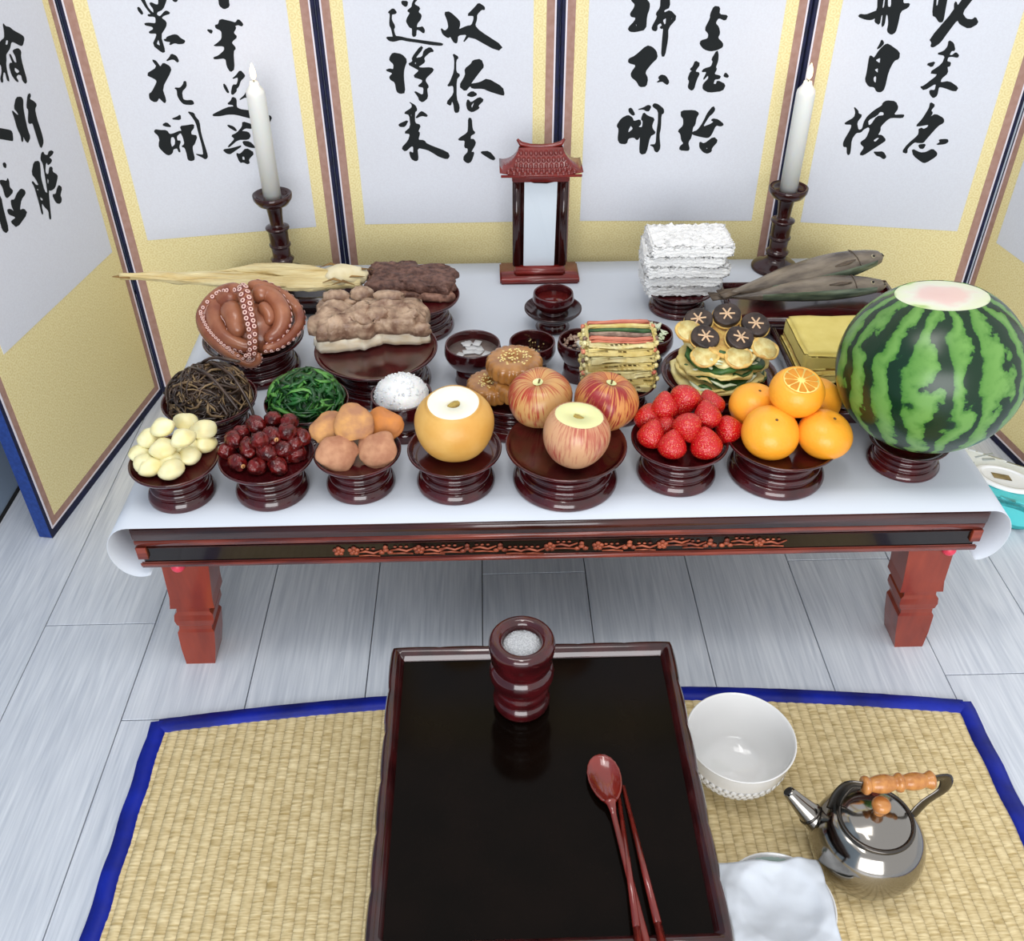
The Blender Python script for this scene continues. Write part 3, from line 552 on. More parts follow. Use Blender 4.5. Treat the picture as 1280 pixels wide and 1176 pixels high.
# paper sheet with rolled ends
pts = []
def arc(cx_, cz_, r, a0, a1, n, rev=False):
    return [(cx_+r*math.cos(a0+(a1-a0)*i/n), cz_+r*math.sin(a0+(a1-a0)*i/n)) for i in range(n+1)]
left = [(-.601+.0365*math.cos(t), H+.0010-.046+.046*math.sin(t)) for t in [math.pi/2+i/18*3.5 for i in range(19)]][::-1]
right = [(.6015+.036*math.cos(t), H+.0010-.047+.047*math.sin(t)) for t in [math.pi/2-i/18*3.15 for i in range(19)]]
right = [(x, z-.0002) for x, z in right]
mid = [(-.6+1.2*i/12, H+.0012-.0002) for i in range(1, 12)]
prof = left+mid+right
v = []; f = []; ny = 14
for j in range(ny+1):
    y = -.0015+.797*j/ny
    for i, (x, z) in enumerate(prof):
        k = max(0, abs(x)-.58)*8
        v.append((x+.004*math.sin(j*.5)*k, y, z+(.0006*math.sin(j*1.3+x*9)*k)))
n = len(prof)
for j in range(ny):
    for i in range(n-1): f.append((j*n+i, j*n+i+1, (j+1)*n+i+1, (j+1)*n+i))
psh = part('table_paper', (v, f), 'paper'); sm = psh.modifiers.new('thick', 'SOLIDIFY'); sm.thickness = .0009; sm.offset = -1
tag(psh, 'white paper sheet covering the low table, its two ends curling down over the sides', 'paper sheet')

# ================================================================ DISHES
def dish_meshes(rb, rr_, h, key={}):
    k = (round(rb, 3), round(rr_, 3), round(h, 3))
    if k in key: return key[k]
    foot = [(0, 0), (rb*.97, 0), (rb, .04*h), (rb*1.0, .13*h), (rb*.93, .24*h), (rb*.86, .27*h), (rb*.89, .33*h), (rb*.87, .41*h), (rb*.79, .45*h), (rb*.82, .50*h), (rb*.80, .56*h), (rb*.73, .60*h), (rb*.76, .65*h), (rb*.72, .71*h), (0, .71*h)]
    foot = [foot[0]]+smoothprof(foot[1:-1], 3)+[foot[-1]]
    di = [(0, .70*h), (rb*.70, .70*h), (rb*.86, .73*h), (rr_*.90, .84*h), (rr_*.985, .93*h), (rr_, .97*h), (rr_*.99, h), (rr_*.955, .985*h), (rr_*.90, .90*h), (rr_*.78, .84*h), (rr_*.5, .81*h), (0, .80*h)]
    di = [di[0]]+smoothprof(di[1:-1], 3)+[di[-1]]
    key[k] = (MB().add(lathe(foot, 56)).mesh('foot', 'lacquer'), MB().add(lathe(di, 56)).mesh('plate', ['lacquer'], True)); return key[k]
def dish(label, x, y, rb, rr_, h=.065, group=None, z=TOP):
    a, b = dish_meshes(rb, rr_, h); t = thing('footed_dish', label, 'dish', (x, y, z), group=group); link('foot', a, t); link('plate', b, t); return t
G = 'red lacquered footed dishes on the table'
dish('red lacquered footed dish holding peeled chestnuts, front left corner of the table', -.541, .073, .047, .0615, .062, G)
q = P(342, 612, H); XJ, YJ = q.x, q.y; dish('red lacquered footed dish holding wrinkled jujubes in the front row', XJ, YJ, .052, .0665, .064, G)
q = P(452, 605, H); XP, YP = q.x, q.y; dish('red lacquered footed dish holding five dried persimmons in the front row', XP, YP, .0495, .062, .062, G)
dish('red lacquered footed dish under the yellow pear', -.151, .088, .0565, .067, .062, G)
dish('widest front-row red lacquered footed dish, under three apples', .007, .087, .0755, .086, .066, G)
dish('red lacquered footed dish heaped with strawberries', .170, .097, .0575, .0695, .064, G)
dish('red lacquered footed dish under the pile of tangerines', .316, .096, .0695, .080, .065, G)
dish('small red lacquered footed dish under the watermelon', .511, .113, .052, .058, .046, G)
dish('red lacquered footed dish heaped with brown fernbrake', -.524, .222, .058, .071, .065, G)
dish('red lacquered footed dish heaped with green spinach', -.376, .211, .052, .0635, .065, G)
dish('red lacquered footed dish under the octopus', -.491, .405, .070, .083, .066, G)
dish('large red lacquered footed dish under the boiled pork slab', -.283, .358, .086, .100, .068, G)
dish('red lacquered footed dish under the dark grilled beef, at the back', -.228, .541, .066, .078, .066, G)
dish('red lacquered footed dish under the stacked skewer pancakes', .101, .265, .052, .061, .060, G)
dish('wide red lacquered footed dish under the mushroom and courgette pancakes', .263, .276, .080, .0915, .060, G)
dish('red lacquered footed dish under the honey cookies, behind the pear', -.066, .234, .058, .068, .062, G)
dish('red lacquered footed dish under the white puffed-rice crackers', .254, .597, .053, .066, .045, G)

CLK = ['front', 'front right', 'right', 'back right', 'back', 'back left', 'left', 'front left']
def around(x, y, cx_, cy_):
    a = (math.degrees(math.atan2(x-cx_, -(y-cy_))) + 382.5) % 360; return CLK[int(a//45)]

# bowls
def bowl(name, label, x, y, r, h, foot_r, foot_h, mt='lacquer', cat='bowl', thick=.003, group=None, z=TOP, belly=1.04):
    t = thing(name, label, cat, (x, y, z), group=group)
    hb = h-foot_h
    f = [(0, 0), (foot_r, 0), (foot_r*1.03, .002), (foot_r*.95, foot_h*.35), (foot_r*.98, foot_h*.55), (foot_r*.90, foot_h), (0, foot_h)]
    part('foot', lathe(f, 40), mt, t)
    o = [(0, foot_h-.001), (foot_r*.9, foot_h-.001), (r*.86, foot_h+hb*.22), (r*belly, foot_h+hb*.6), (r, h-.001), (r-.001, h), (r-thick, h-.001), (r*belly-thick*1.2, foot_h+hb*.6), (r*.80, foot_h+hb*.25), (r*.4, foot_h+hb*.12), (0, foot_h+hb*.1)]
    o = [o[0]]+smoothprof(o[1:-1], 3)+[o[-1]]
    part('cup_body' if cat == 'cup' else 'bowl_body', lathe(o, 44), mt, t); return t
GB = 'small red lacquered bowls in the middle rows'
bowl('footed_bowl', 'red lacquered bowl heaped with white rice behind the pear', -.233, .214, .0465, .070, .034, .018, group=GB)
bowl('footed_bowl', 'red lacquered bowl of clear soup, between the pork and the honey cookies', -.126, .358, .045, .070, .030, .028, group=GB)
bowl('footed_bowl', 'small red lacquered bowl of soy sauce behind the honey cookies', -.027, .397, .0385, .050, .024, .012, group=GB)
bowl('footed_bowl', 'red lacquered bowl of chopped mushroom and tofu, left of the skewer stack', .052, .366, .0375, .070, .029, .030, group=GB)
bowl('footed_bowl', 'red lacquered bowl of white kimchi behind the skewer stack', .164, .384, .0415, .070, .030, .030, group=GB)
# cup on its stand
t = thing('cup_stand', 'round red lacquered saucer on a foot under the wine cup', 'saucer', (.0165, .531, TOP))
part('foot', lathe([(0, 0), (.030, 0), (.031, .003), (.024, .010), (.021, .018), (.026, .026), (0, .026)], 40), 'lacquer', t)
part('saucer', lathe([(0, .025), (.030, .025), (.044, .030), (.0515, .038), (.0515, .0405), (.049, .0400), (.040, .033), (.024, .031), (0, .031)], 48), 'dark_lacquer', t)
c = bowl('wine_cup', 'small red lacquered wine cup on a saucer in front of the tablet holder', .0165, .531, .0355, .0385, .020, .006, z=TOP+.031, cat='cup')
w = part('rice_wine', lathe([(0, 0), (.0315, 0), (0, .0003)][:2]+[(.031, .0006), (0, .0006)], 32), 'wine', None, (.0165, .531, TOP+.0565)); tag(w, 'clear wine filling the small red cup in front of the tablet holder', 'drink')
# liquids and side dishes
def disc(name, label, cat, x, y, z, r, mt, th=.0008):
    o = part(name, lathe([(0, -th), (r, -th), (r, 0), (0, 0)], 36), mt, None, (x, y, z)); return tag(o, label, cat)
disc('clear_soup', 'clear soup with sliced radish in the red bowl beside the pork', 'soup', -.126, .358, TOP+.054, .0435, 'soup')
for i in range(9):
    a = R.uniform(0, 6.28); d = .031*R.random()**.5
    o = part('radish_slice', rbox(-.009, .009, -.006, .006, 0, .0014, .0005, 1), 'radish', None, (-.126+d*math.cos(a), .358+d*math.sin(a), TOP+.0538+i*.0003), (.05, .04, R.uniform(0, 3)))
    tag(o, 'thin grey radish slice floating in the clear soup, %s %s' % (around(d*math.cos(a), d*math.sin(a), 0, 0), 'edge' if i % 2 else 'middle'), 'radish', 'radish slices in the soup')
disc('soy_sauce', 'dark soy sauce in the small bowl behind the honey cookies', 'sauce', -.027, .397, TOP+.034, .0365, 'soy')
sd = MB()
for i in range(26):
    a = R.uniform(0, 6.28); d = .030*R.random()**.5; sd.add(ico(.0013, 0), T(d*math.cos(a)+.006, d*math.sin(a)+.004, 0, s=(1, 1, .5)))
tag(part('sesame_seeds', sd, 'seed', None, (-.027, .397, TOP+.0344)), 'sesame seeds floating on the soy sauce', 'seeds', kind='stuff')
mb = MB()
for i in range(70):
    a = R.uniform(0, 6.28); d = .027*R.random()**.5; hh = .012*(1-d/.03)
    mb.add(ico(.0045, 1, lambda p: p*(1+.35*nz(p, 300, i))), T(d*math.cos(a), d*math.sin(a), hh+R.uniform(0, .004), R.uniform(0, 3), 0, R.uniform(0, 3), (1.2, .7, .5)))
tag(part('chopped_mushroom', mb, 'mush_light', None, (.049, .370, TOP+.056)), 'chopped brown mushroom in the bowl left of the skewer stack', 'mushroom', kind='stuff')
tag(part('tofu_piece', rbox(-.014, .014, -.012, .012, 0, .010, .001), 'tofu', None, (.060, .352, TOP+.0625), (.1, .05, .5)), 'white tofu piece lying on the chopped mushroom', 'tofu')
mb = MB()
for i in range(60):
    a = R.uniform(0, 6.28); d = .028*R.random()**.5; hh = .022*(1-(d/.035)**2)
    p0 = Vector((d*math.cos(a), d*math.sin(a), hh)); q_ = R.uniform(0, 6.28)
    mb.add(tube([p0+Vector((math.cos(q_), math.sin(q_), .3*R.random()))*s_ for s_ in (-.009, -.003, .003, .009)], [.001, .0028, .003, .0012], 6, flat=.35))
tag(part('white_kimchi', mb, 'cabbage', None, (.166, .386, TOP+.060)), 'heap of shredded pale cabbage in the bowl behind the skewer stack', 'kimchi', kind='stuff')

# ================================================================ FRONT ROW FOOD
# chestnuts
def chest_me(s):
    def fn(p):
        q = Vector((p.x*1.12, p.y*.98, p.z*.74)); q *= 1+.10*nz(p, 55, s)
        for ax in (Vector((0, 0, 1)), Vector((.7, .2, .7)), Vector((-.6, .5, .6)), Vector((-.2, -.8, .55)), Vector((.5, -.6, .6))):
            ax = ax.normalized(); e = q.dot(ax)-.0122
            if e > 0: q -= ax*e*.8
        return q
    return MB().add(ico(.0172, 3, fn)).mesh('peeled_chestnut', 'chestnut')
cm = [chest_me(s) for s in (0, 3, 8)]
cl = [(203, 533, 3, 'topmost big'), (233, 528, 2, 'upper back right'), (188, 546, 2, 'upper left'), (228, 547, 3, 'upper central'), (254, 536, 2, 'back right'), (203, 560, 2, 'lower central'), (256, 554, 1, 'right-edge'), (236, 569, 1, 'front right'), (188, 582, 1, 'front left'), (214, 586, 1, 'frontmost'), (177, 566, 1, 'left-edge')]
for i, (px, py, lv, w) in enumerate(cl):
    p = P(px, py, TOP+.052+.019*lv-.006)
    o = link('peeled_chestnut', cm[i % 3], None, p, (R.uniform(-.35, .35), R.uniform(-.3, .3), R.uniform(0, 6))); tag(o, w+' peeled pale chestnut in the heap on the corner dish', 'chestnut', 'peeled chestnuts on the corner dish')
for x, y in ((-.541, .085), (-.522, .095), (-.562, .09), (-.541, .06), (-.575, .06)):
    o = link('peeled_chestnut', cm[1], None, (x, y, TOP+.066), (0, 0, R.uniform(0, 6))); tag(o, 'peeled chestnut hidden under the heap on the corner dish, %s' % around(x, y, -.541, .08), 'chestnut', 'peeled chestnuts on the corner dish')
# jujubes
def juj_me(s):
    return MB().add(ico(.0135, 4, lambda p: Vector((p.x*1.18, p.y*.92, p.z*.9))*(1+.16*noise.ridged_multi_fractal(p*90+Vector((s, 0, 0)), 1, 2, 2, 1, 2)-.16+.08*nz(p, 130, s)))).mesh('jujube', 'jujube')
jm = [juj_me(s) for s in (0, 5, 9)]; jst = MB().add(lathe([(0, 0), (.0034, .0002), (.0030, .0008), (0, .0006)], 12)).mesh('stem_scar', 'persimmon')
jl = [(620, 752, 3), (690, 735, 3), (757, 743, 3), (560, 790, 2), (685, 797, 3), (742, 785, 3), (806, 803, 2), (530, 812, 2), (590, 845, 2), (508, 862, 1), (665, 865, 2), (728, 850, 2), (786, 872, 1), (545, 908, 1), (627, 922, 1), (708, 920, 1), (640, 818, 3), (765, 830, 2), (720, 760, 2)]
nm = ['topmost, left of the pair', 'topmost central', 'topmost right', 'upper left', 'upper central', 'upper right', 'right-rim', 'left, above the rim', 'middle left', 'leftmost rim', 'middle', 'middle right', 'lower right rim', 'front left rim', 'frontmost rim', 'front right rim', 'inner upper', 'inner right', 'inner back']
for i, (zx, zy, lv) in enumerate(jl):
    p = P(130+zx/3.266, 300+zy/3.266, TOP+.052+.0155*lv-.004)
    o = link('jujube', jm[i % 3], None, p, (R.uniform(-.6, .6), R.uniform(-.6, .6), R.uniform(0, 6)))
    link('stem_scar', jst, o, (.0155, 0, 0), (0, math.pi/2, 0)) if i % 3 == 1 else None
    tag(o, nm[i]+' wrinkled dark red jujube of the heap', 'jujube', 'jujubes heaped on the second dish')
for x, y in ((-.02, 0), (.02, .01), (0, .03), (0, -.015), (.03, -.01), (-.03, .02)):
    o = link('jujube', jm[0], None, (XJ+x, YJ+y+.012, TOP+.063), (0, .4, R.uniform(0, 6))); tag(o, 'wrinkled jujube buried inside the heap on the second dish, %s' % around(x, y, 0, .005), 'jujube', 'jujubes heaped on the second dish')
# dried persimmons
def pers(mt, s): return MB().add(ico(.0285, 4, lambda p: Vector((p.x*1.0, p.y*(.90+.10*math.sin(s+3*math.atan2(p.y, p.x))), p.z*.36))*(1+.16*nz(p, 40, s)+.05*nz(p, 120, s)) + Vector((0, 0, -.10*p.x*p.x/.0285)))).mesh('dried_persimmon', mt)
for px, py, z, mt, rx, rz, lb in ((443, 529, .098, 'persimmon', .85, .1, 'topmost tan dried persimmon leaning on the others'), (413, 536, .084, 'persimmon', .75, .5, 'amber dried persimmon at the back left of the dish'), (479, 531, .082, 'persimmon_orange', .75, -.3, 'bright orange dried persimmon at the back right of the dish'), (421, 565, .070, 'persimmon_pink', .85, .3, 'floury pinkish dried persimmon at the front left of the dish'), (470, 562, .070, 'persimmon_pink', .85, -.3, 'floury pinkish dried persimmon at the front right of the dish')):
    o = link('dried_persimmon', pers(mt, px), None, P(px, py, TOP+z), (rx, 0, rz)); tag(o, lb, 'persimmon', 'dried persimmons on the third dish')
# pome fruits
def pome(name, label, cat, loc, r, skin, cut=None, flesh=None, rot=(0, 0, 0), squash=.92, group=None, taper=.06):
    t = thing(name, label, cat, loc, group=group, rot=rot); n = 36; pr = []
    for i in range(n+1):
        a = math.pi*i/n; rr_ = math.sin(a); z = -math.cos(a)
        dip = .30*math.exp(-(rr_/.34)**2)
        z2 = z-(dip if z > 0 else -dip*.55)
        x = rr_*(1+taper*z)
        pr.append((max(x, 0)*r, z2*r*squash))
    pr[0] = (0, pr[0][1]); pr[-1] = (0, pr[-1][1])
    if cut is not None:
        zc = cut*r*squash; keep = [p for i, p in enumerate(pr) if not (p[1] > zc or (i > n*.6 and p[0] < .3*r))]
        rc = keep[-1][0]*.985; keep.append((rc, zc)); 
        part('skin', lathe(keep+[(rc*.9, zc-.001)], 48, lambda a, z: 1+.012*math.sin(5*a)), skin, t)
        face = [(rc*.995, zc-.0008), (rc*.9, zc+.0002), (r*.20, zc-.0004), (r*.16, zc-.004), (r*.06, zc-.010), (0, zc-.012)]
        part('cut_face', lathe(face, 40), flesh, t, (0, 0, 0))
        part('core', ico(r*.13, 2, lambda p: Vector((p.x*1.5, p.y, p.z*.8))*(1+.4*nz(p, 300))), 'core', t, (r*.02, 0, zc-.0062), (0, 0, .5))
    else:
        part('skin', lathe(pr, 48, lambda a, z: 1+.018*math.sin(5*a+1)), skin, t)
        part('stem', tube([(0, 0, r*squash*.60), (.001, 0, r*squash*.72), (.003, .001, r*squash*.84)], [.0013, .0012, .0017], 7), 'stem', t); part('stem_hollow', lathe([(0, r*squash*.702), (r*.10, r*squash*.725), (r*.16, r*squash*.765)], 24), 'apple_flesh', t)
    return t
pome('pear', 'large round yellow pear with its top sliced off, on the fourth front dish', 'pear', P(568, 531, TOP+.098), .0555, 'pear', .80, 'pear_flesh', squash=.93, rot=(.12, 0, 0))
GA = 'apples on the widest front dish'
pome('apple', 'streaky orange-red apple at the back left of the apple dish', 'apple', P(675, 498, TOP+.094), .0470, 'apple_a', rot=(.15, -.12, 0), group=GA, squash=.90)
pome('apple', 'deep red and yellow apple at the back right of the apple dish', 'apple', P(757, 502, TOP+.094), .0470, 'apple_b', rot=(.15, .15, 1), group=GA, squash=.90)
pome('apple', 'pale red apple with its top sliced off at the front of the dish', 'apple', P(720, 545, TOP+.098), .0460, 'apple_c', .73, 'apple_flesh', squash=1.02, rot=(.10, 0, 2), group=GA, taper=.10)
# strawberries
sb = MB().add(ico(.0182, 4, lambda p: Vector((p.x*(1.0 if p.z > 0 else 1+.0*p.z), p.y, p.z*(.80 if p.z > 0 else 1.5)))*(1.0 if p.z > 0 else 1+p.z/.0182*.16)-Vector((p.x, p.y, 0))*(0 if p.z > 0 else (-p.z/.0182)**1.3*.30))).mesh('berry', 'strawberry')
sn = ['topmost', 'upper left', 'right shoulder', 'central', 'leftmost', 'left-side', 'front', 'largest front right', 'rightmost', 'back right']
for i, (px, py, z) in enumerate(((857, 497, .100), (831, 511, .090), (884, 522, .090), (859, 531, .095), (810, 524, .074), (814, 546, .072), (840, 559, .072), (883, 558, .072), (909, 537, .072), (889, 508, .080))):
    rx, ry, rz = ((-.6, .5, 0), (2.6, .2, .3), (2.5, -.3, -.2), (-.5, -.3, 0), (2.3, .7, .2), (2.7, .3, 0), (2.75, .15, 0), (2.7, -.2, 0), (.1, -1.5, 0), (2.4, -.4, 0))[i]
    o = link('strawberry', sb, None, P(px, py, TOP+z), (rx, ry, rz)); tag(o, sn[i]+' glossy red strawberry of the heap', 'strawberry', 'strawberries on the footed dish')
    o.scale = ((1.26 if i in (0, 7) else 1.14),)*3
for x, y in ((-.02, .01), (.025, .012), (.0, .035)):
    o = link('strawberry', sb, None, (.17+x, .105+y, TOP+.072), (1, .5, x*90)); tag(o, 'red strawberry buried under the others at the %s of the dish' % ('left' if x < 0 else 'right' if x > 0 else 'back'), 'strawberry', 'strawberries on the footed dish')
# tangerines
def tang(label, px, py, z, r, cut=False, rot=(.1, .1, 0)):
    t = thing('tangerine', label, 'tangerine', P(px, py, TOP+z), rot=rot, group='tangerines on the footed dish')
    fn = lambda p: Vector((p.x, p.y, p.z*.86*(1-.10*math.exp(-((p.x**2+p.y**2)/(r*.25)**2)))))*(1+.025*nz(p, 22, px))
    if not cut:
        part('peel', ico(r, 4, fn), 'tangerine', t); part('stem_scar', ico(.0026, 1), 'stem', t, (0, 0, r*.775), (0, 0, 0)).scale = (1, 1, .5)
    else:
        zc = r*.60; n = 24; pr = []
        for i in range(n+1):
            a = -math.pi/2+(math.asin(zc/(r*.86))+math.pi/2)*i/n; pr.append((r*math.cos(a), r*.86*math.sin(a)))
        pr[0] = (0, pr[0][1]); rc = pr[-1][0]; part('peel', lathe(pr+[(rc*.9, zc+.0002), (rc*.88, zc-.001)], 44), 'tangerine', t)
        part('pith', lathe([(0, zc-.0006), (rc*.90, zc-.0006), (rc*.90, zc+.0001), (0, zc+.0004)], 40), 'pith', t)
        for k in range(10):
            a0 = k*.6283; mb = MB(); v = []
            for rad, w in ((rc*.20, .09), (rc*.45, .24), (rc*.78, .255), (rc*.84, .19)):
                v += [(rad*math.cos(a0-w), rad*math.sin(a0-w), zc+.0010), (rad*math.cos(a0+w), rad*math.sin(a0+w), zc+.0010)]
            mb.add((v+[(x, y, zc-.001) for x, y, _ in v], [(0, 1, 3, 2), (2, 3, 5, 4), (4, 5, 7, 6), (0, 2, 10, 8), (2, 4, 12, 10), (4, 6, 14, 12), (6, 7, 15, 14), (7, 5, 13, 15), (5, 3, 11, 13), (3, 1, 9, 11), (1, 0, 8, 9)]))
            part('segment', mb, 'segment', t, smooth=False)
    return t
tang('tangerine at the back left of the pile, touching the strawberries', 943, 508, .083, .0375)
tang('tangerine at the front left of the pile', 963, 541, .083, .0405, rot=(.35, .05, 0))
tang('tangerine at the front right of the pile', 1031, 543, .083, .0385, rot=(.1, .25, 0))
tang('tangerine at the back right of the pile, mostly hidden', 1020, 500, .083, .0370)
tang('topmost tangerine with its top sliced off showing segments', 996, 490, .130, .0385, True, (.22, 0, .2))
# watermelon
t = thing('watermelon', 'big striped green watermelon with its top sliced off, on the small dish at right', 'watermelon', (.5095, .113, TOP+.1655), rot=(-.16, 0, .4))
rm = .1245; zc = .1035; pr = []
for i in range(41):
    a = -math.pi/2+(math.asin(zc/(rm*.95))+math.pi/2)*i/40; pr.append((rm*math.cos(a), rm*.95*math.sin(a)))
pr[0] = (0, pr[0][1]); rc = pr[-1][0]
part('rind', lathe(pr+[(rc*.985, zc+.0003), (rc*.96, zc-.002)], 96, lambda a, z: 1+.006*math.sin(3*a)), 'melon_rind', t)
part('cut_face', lathe([(rc*.985, zc-.0004), (rc*.9, zc+.0006), (0, zc+.0006)], 64), 'melon_face', t)

# ================================================================ VEGETABLE DISHES
def tangle(name, label, cat, x, y, z, rx_, ry_, hz, n, rad, mats, length, flat=1.0, seed=1, loose=.06, taper=True):
    rr_ = random.Random(seed); mb = MB()
    mb.add(ico(1, 3, lambda p: Vector((p.x*rx_*.86, p.y*ry_*.86, max(p.z, -.05)*hz*.84))*(1+.08*nz(p, 3, seed))), None, 0)
    for i in range(n):
        th = rr_.uniform(0, 6.28); ph = math.acos(rr_.uniform(0.02, 1)); dr = rr_.uniform(0, 6.28)
        pts = []; c = Vector((math.sin(ph)*math.cos(th), math.sin(ph)*math.sin(th), math.cos(ph))); k = rr_.uniform(.86, 1.04); ln = length*rr_.uniform(.5, 1.2); ns = 7
        for s_ in range(ns):
            tn = c.orthogonal().normalized(); bt = c.cross(tn); dv = tn*math.cos(dr)+bt*math.sin(dr)
            c = (c+dv*ln/ns/rx_).normalized(); dr += rr_.uniform(-.7, .7)
            if c.z < -.02: c.z = -.02
            pts.append(Vector((c.x*rx_*k, c.y*ry_*k, c.z*hz*k+rr_.uniform(-.001, .002))))
        r_ = rad*rr_.uniform(.6, 1.25)
        mb.add(tube(pts, [r_*q for q in ((.4, .9, 1.1, 1, 1.1, .8, .3) if taper else (1,)*7)], 5, flat=flat, up=None), None, rr_.randrange(len(mats)))
    o = part(name, mb, mats, None, (x, y, z)); return tag(o, label, cat, kind='stuff')
tangle('seasoned_fernbrake', 'tangled heap of dark brown seasoned fernbrake stems on the dish below the octopus', 'fernbrake', -.524, .222, TOP+.056, .064, .064, .056, 330, .0019, ['fern', 'fern', 'fern_pale'], .085, seed=2)
for i, (pts) in enumerate((((205, 492, .05), (235, 470, .08), (262, 448, .118), (300, 452, .115)), ((232, 505, .07), (232, 462, .10), (262, 470, .12), (300, 515, .075)), ((262, 452, .118), (290, 470, .11), (312, 505, .07), (318, 525, .05)), ((205, 500, .06), (228, 492, .075), (255, 482, .1), (285, 520, .07)))):
    o = part('fernbrake_stem', tube(smoothprof([tuple(P(a, b, TOP+c)) for a, b, c in pts], 5), .0023, 7), 'fern'); tag(o, ['long fernbrake stem along the left back of the brown heap', 'long fernbrake stem arching over the top of the brown heap', 'long fernbrake stem trailing down the right of the brown heap', 'long fernbrake stem crossing the front left of the brown heap'][i], 'fernbrake')
tangle('seasoned_spinach', 'glossy heap of dark green seasoned spinach on a footed dish', 'spinach', -.376, .211, TOP+.055, .058, .058, .052, 260, .0036, ['spinach', 'spinach', 'spinach', 'spinach_stem'], .06, flat=.35, seed=5)
# rice
mb = MB(); mb.add(ico(.042, 4, lambda p: Vector((p.x, p.y, max(p.z, -.002)*.88))*(1+.05*nz(p, 90))))
for i in range(170):
    th = R.uniform(0, 6.28); ph = math.acos(R.uniform(.05, 1)); c = Vector((math.sin(ph)*math.cos(th), math.sin(ph)*math.sin(th), math.cos(ph)*.88))*.0418
    mb.add(ico(.0014, 1), T(*c, R.uniform(0, 3), R.uniform(0, 3), R.uniform(0, 3), (2.2, 1, 1)))
tag(part('cooked_rice', mb, 'rice', None, (-.233, .214, TOP+.062)), 'rounded mound of cooked white rice in the bowl behind the pear', 'rice', kind='stuff')

# ================================================================ OCTOPUS
OC = Vector((-.487, .400, TOP+.070)); ORX, ORY, ORZ = .080, .074, .080
def dome(X, Y, k=1.0):
    px, py = 230+X/7.53, 340+Y/7.53; d = ray(px, py); o = CAM-OC
    iv = Vector((1/(ORX*k), 1/(ORY*k), 1/(ORZ*k))); D = Vector((d.x*iv.x, d.y*iv.y, d.z*iv.z)); O = Vector((o.x*iv.x, o.y*iv.y, o.z*iv.z))
    a = D.dot(D); b = O.dot(D); c = O.dot(O)-1; q = b*b-a*c
    t_ = (-b-math.sqrt(q))/a if q > 0 else -b/a
    return CAM+d*t_
octo = thing('octopus', 'whole boiled octopus, reddish brown with pale suckers, curled on a footed dish', 'octopus', tuple(OC))
def loc_(p): return Vector(p)-OC
part('body', ico(1, 4, lambda p: Vector((p.x*.060, p.y*.056, (max(p.z, -.15))*.056))*(1+.06*nz(p, 2.2))), 'octopus', octo)
sk = lathe([(1.02, .18), (.98, .42), (.74, .50), (.44, .36)], 12); skh = MB().add(lathe([(.46, .37), (.30, .22), (0, .18)], 10)).add(lathe([(1.30, -.2), (1.22, .12), (1.0, .20)], 12)); skh = (skh.v, skh.f)
def tentacle(path, w0, w1, rows, name='tentacle', k=1.0, s0=.0042, s1=.0018, side=None):
    pts = smoothprof([(*loc_(dome(X, Y, k)),) for X, Y in path], 6); n = len(pts)
    rad = [(w0+(w1-w0)*i/(n-1)) for i in range(n)]
    for i_, k_ in enumerate((.30, .66, .86, .96)): rad[i_] *= k_; rad[-1-i_] *= k_
    tt = part(name, tube(pts, rad, 14), 'octopus', octo)
    mb = MB(); L_ = 0; last = -1; V = [Vector(p) for p in pts]
    for i in range(1, n-1):
        L_ += (V[i]-V[i-1]).length; s_ = s0+(s1-s0)*i/(n-1)
        if L_-last < s_*2.05: continue
        last = L_; tg = (V[i+1]-V[i-1]).normalized(); out = V[i]-Vector((0, 0, -.01)); out = (out-tg*out.dot(tg)).normalized(); sd_ = tg.cross(out)
        for r_ in rows:
            dr = (out*math.cos(r_)+sd_*math.sin(r_)).normalized(); p = V[i]+dr*rad[i]*.97+tg*(s_ if r_ == rows[-1] else 0)
            q = dr.to_track_quat('Z', 'Y').to_matrix().to_4x4(); M_ = Matrix.Translation(p) @ q @ Matrix.Diagonal((s_, s_, s_, 1))
            mb.add(sk, M_, 0); mb.add(skh, M_, 1)
    o = part('suckers', mb, ['sucker', 'sucker_hole'], tt); o['kind'] = 'stuff'; o['label'] = 'rows of pale ring-shaped suckers'
px_ = 1/7.53/700
tentacle([(540, 170), (380, 200), (250, 300), (180, 430), (230, 570), (350, 700), (500, 810), (620, 860), (690, 830), (695, 760)], .0150, .0060, (-1.05, 1.05), s0=.0036, s1=.0018)
tentacle([(500, 260), (360, 280), (300, 420), (350, 570), (470, 660), (590, 700), (660, 670)], .0200, .009, (.75, 1.25), s0=.0050, s1=.0026, k=.86)
tentacle([(420, 330), (480, 420), (500, 520), (560, 590)], .0210, .012, (1.3,), s0=.0026, s1=.0016, k=.80)
tentacle([(545, 150), (585, 260), (610, 400), (640, 540), (645, 660), (640, 760), (590, 790)], .0125, .0065, (-.45, .45), s0=.0044, s1=.0030, k=1.03)
tentacle([(600, 130), (760, 150), (950, 240), (1060, 350), (1085, 480), (1000, 600), (870, 690), (740, 720)], .0115, .0070, (-1.25, -.65), s0=.0040, s1=.0026)
tentacle([(640, 200), (790, 220), (900, 330), (925, 460), (870, 580), (760, 650)], .0185, .0110, (-1.15, -.75), s0=.0040, s1=.0028, k=.88)
tentacle([(720, 300), (800, 400), (800, 500)], .0130, .008, (-1.3,), s0=.0022, s1=.0014, k=.76)

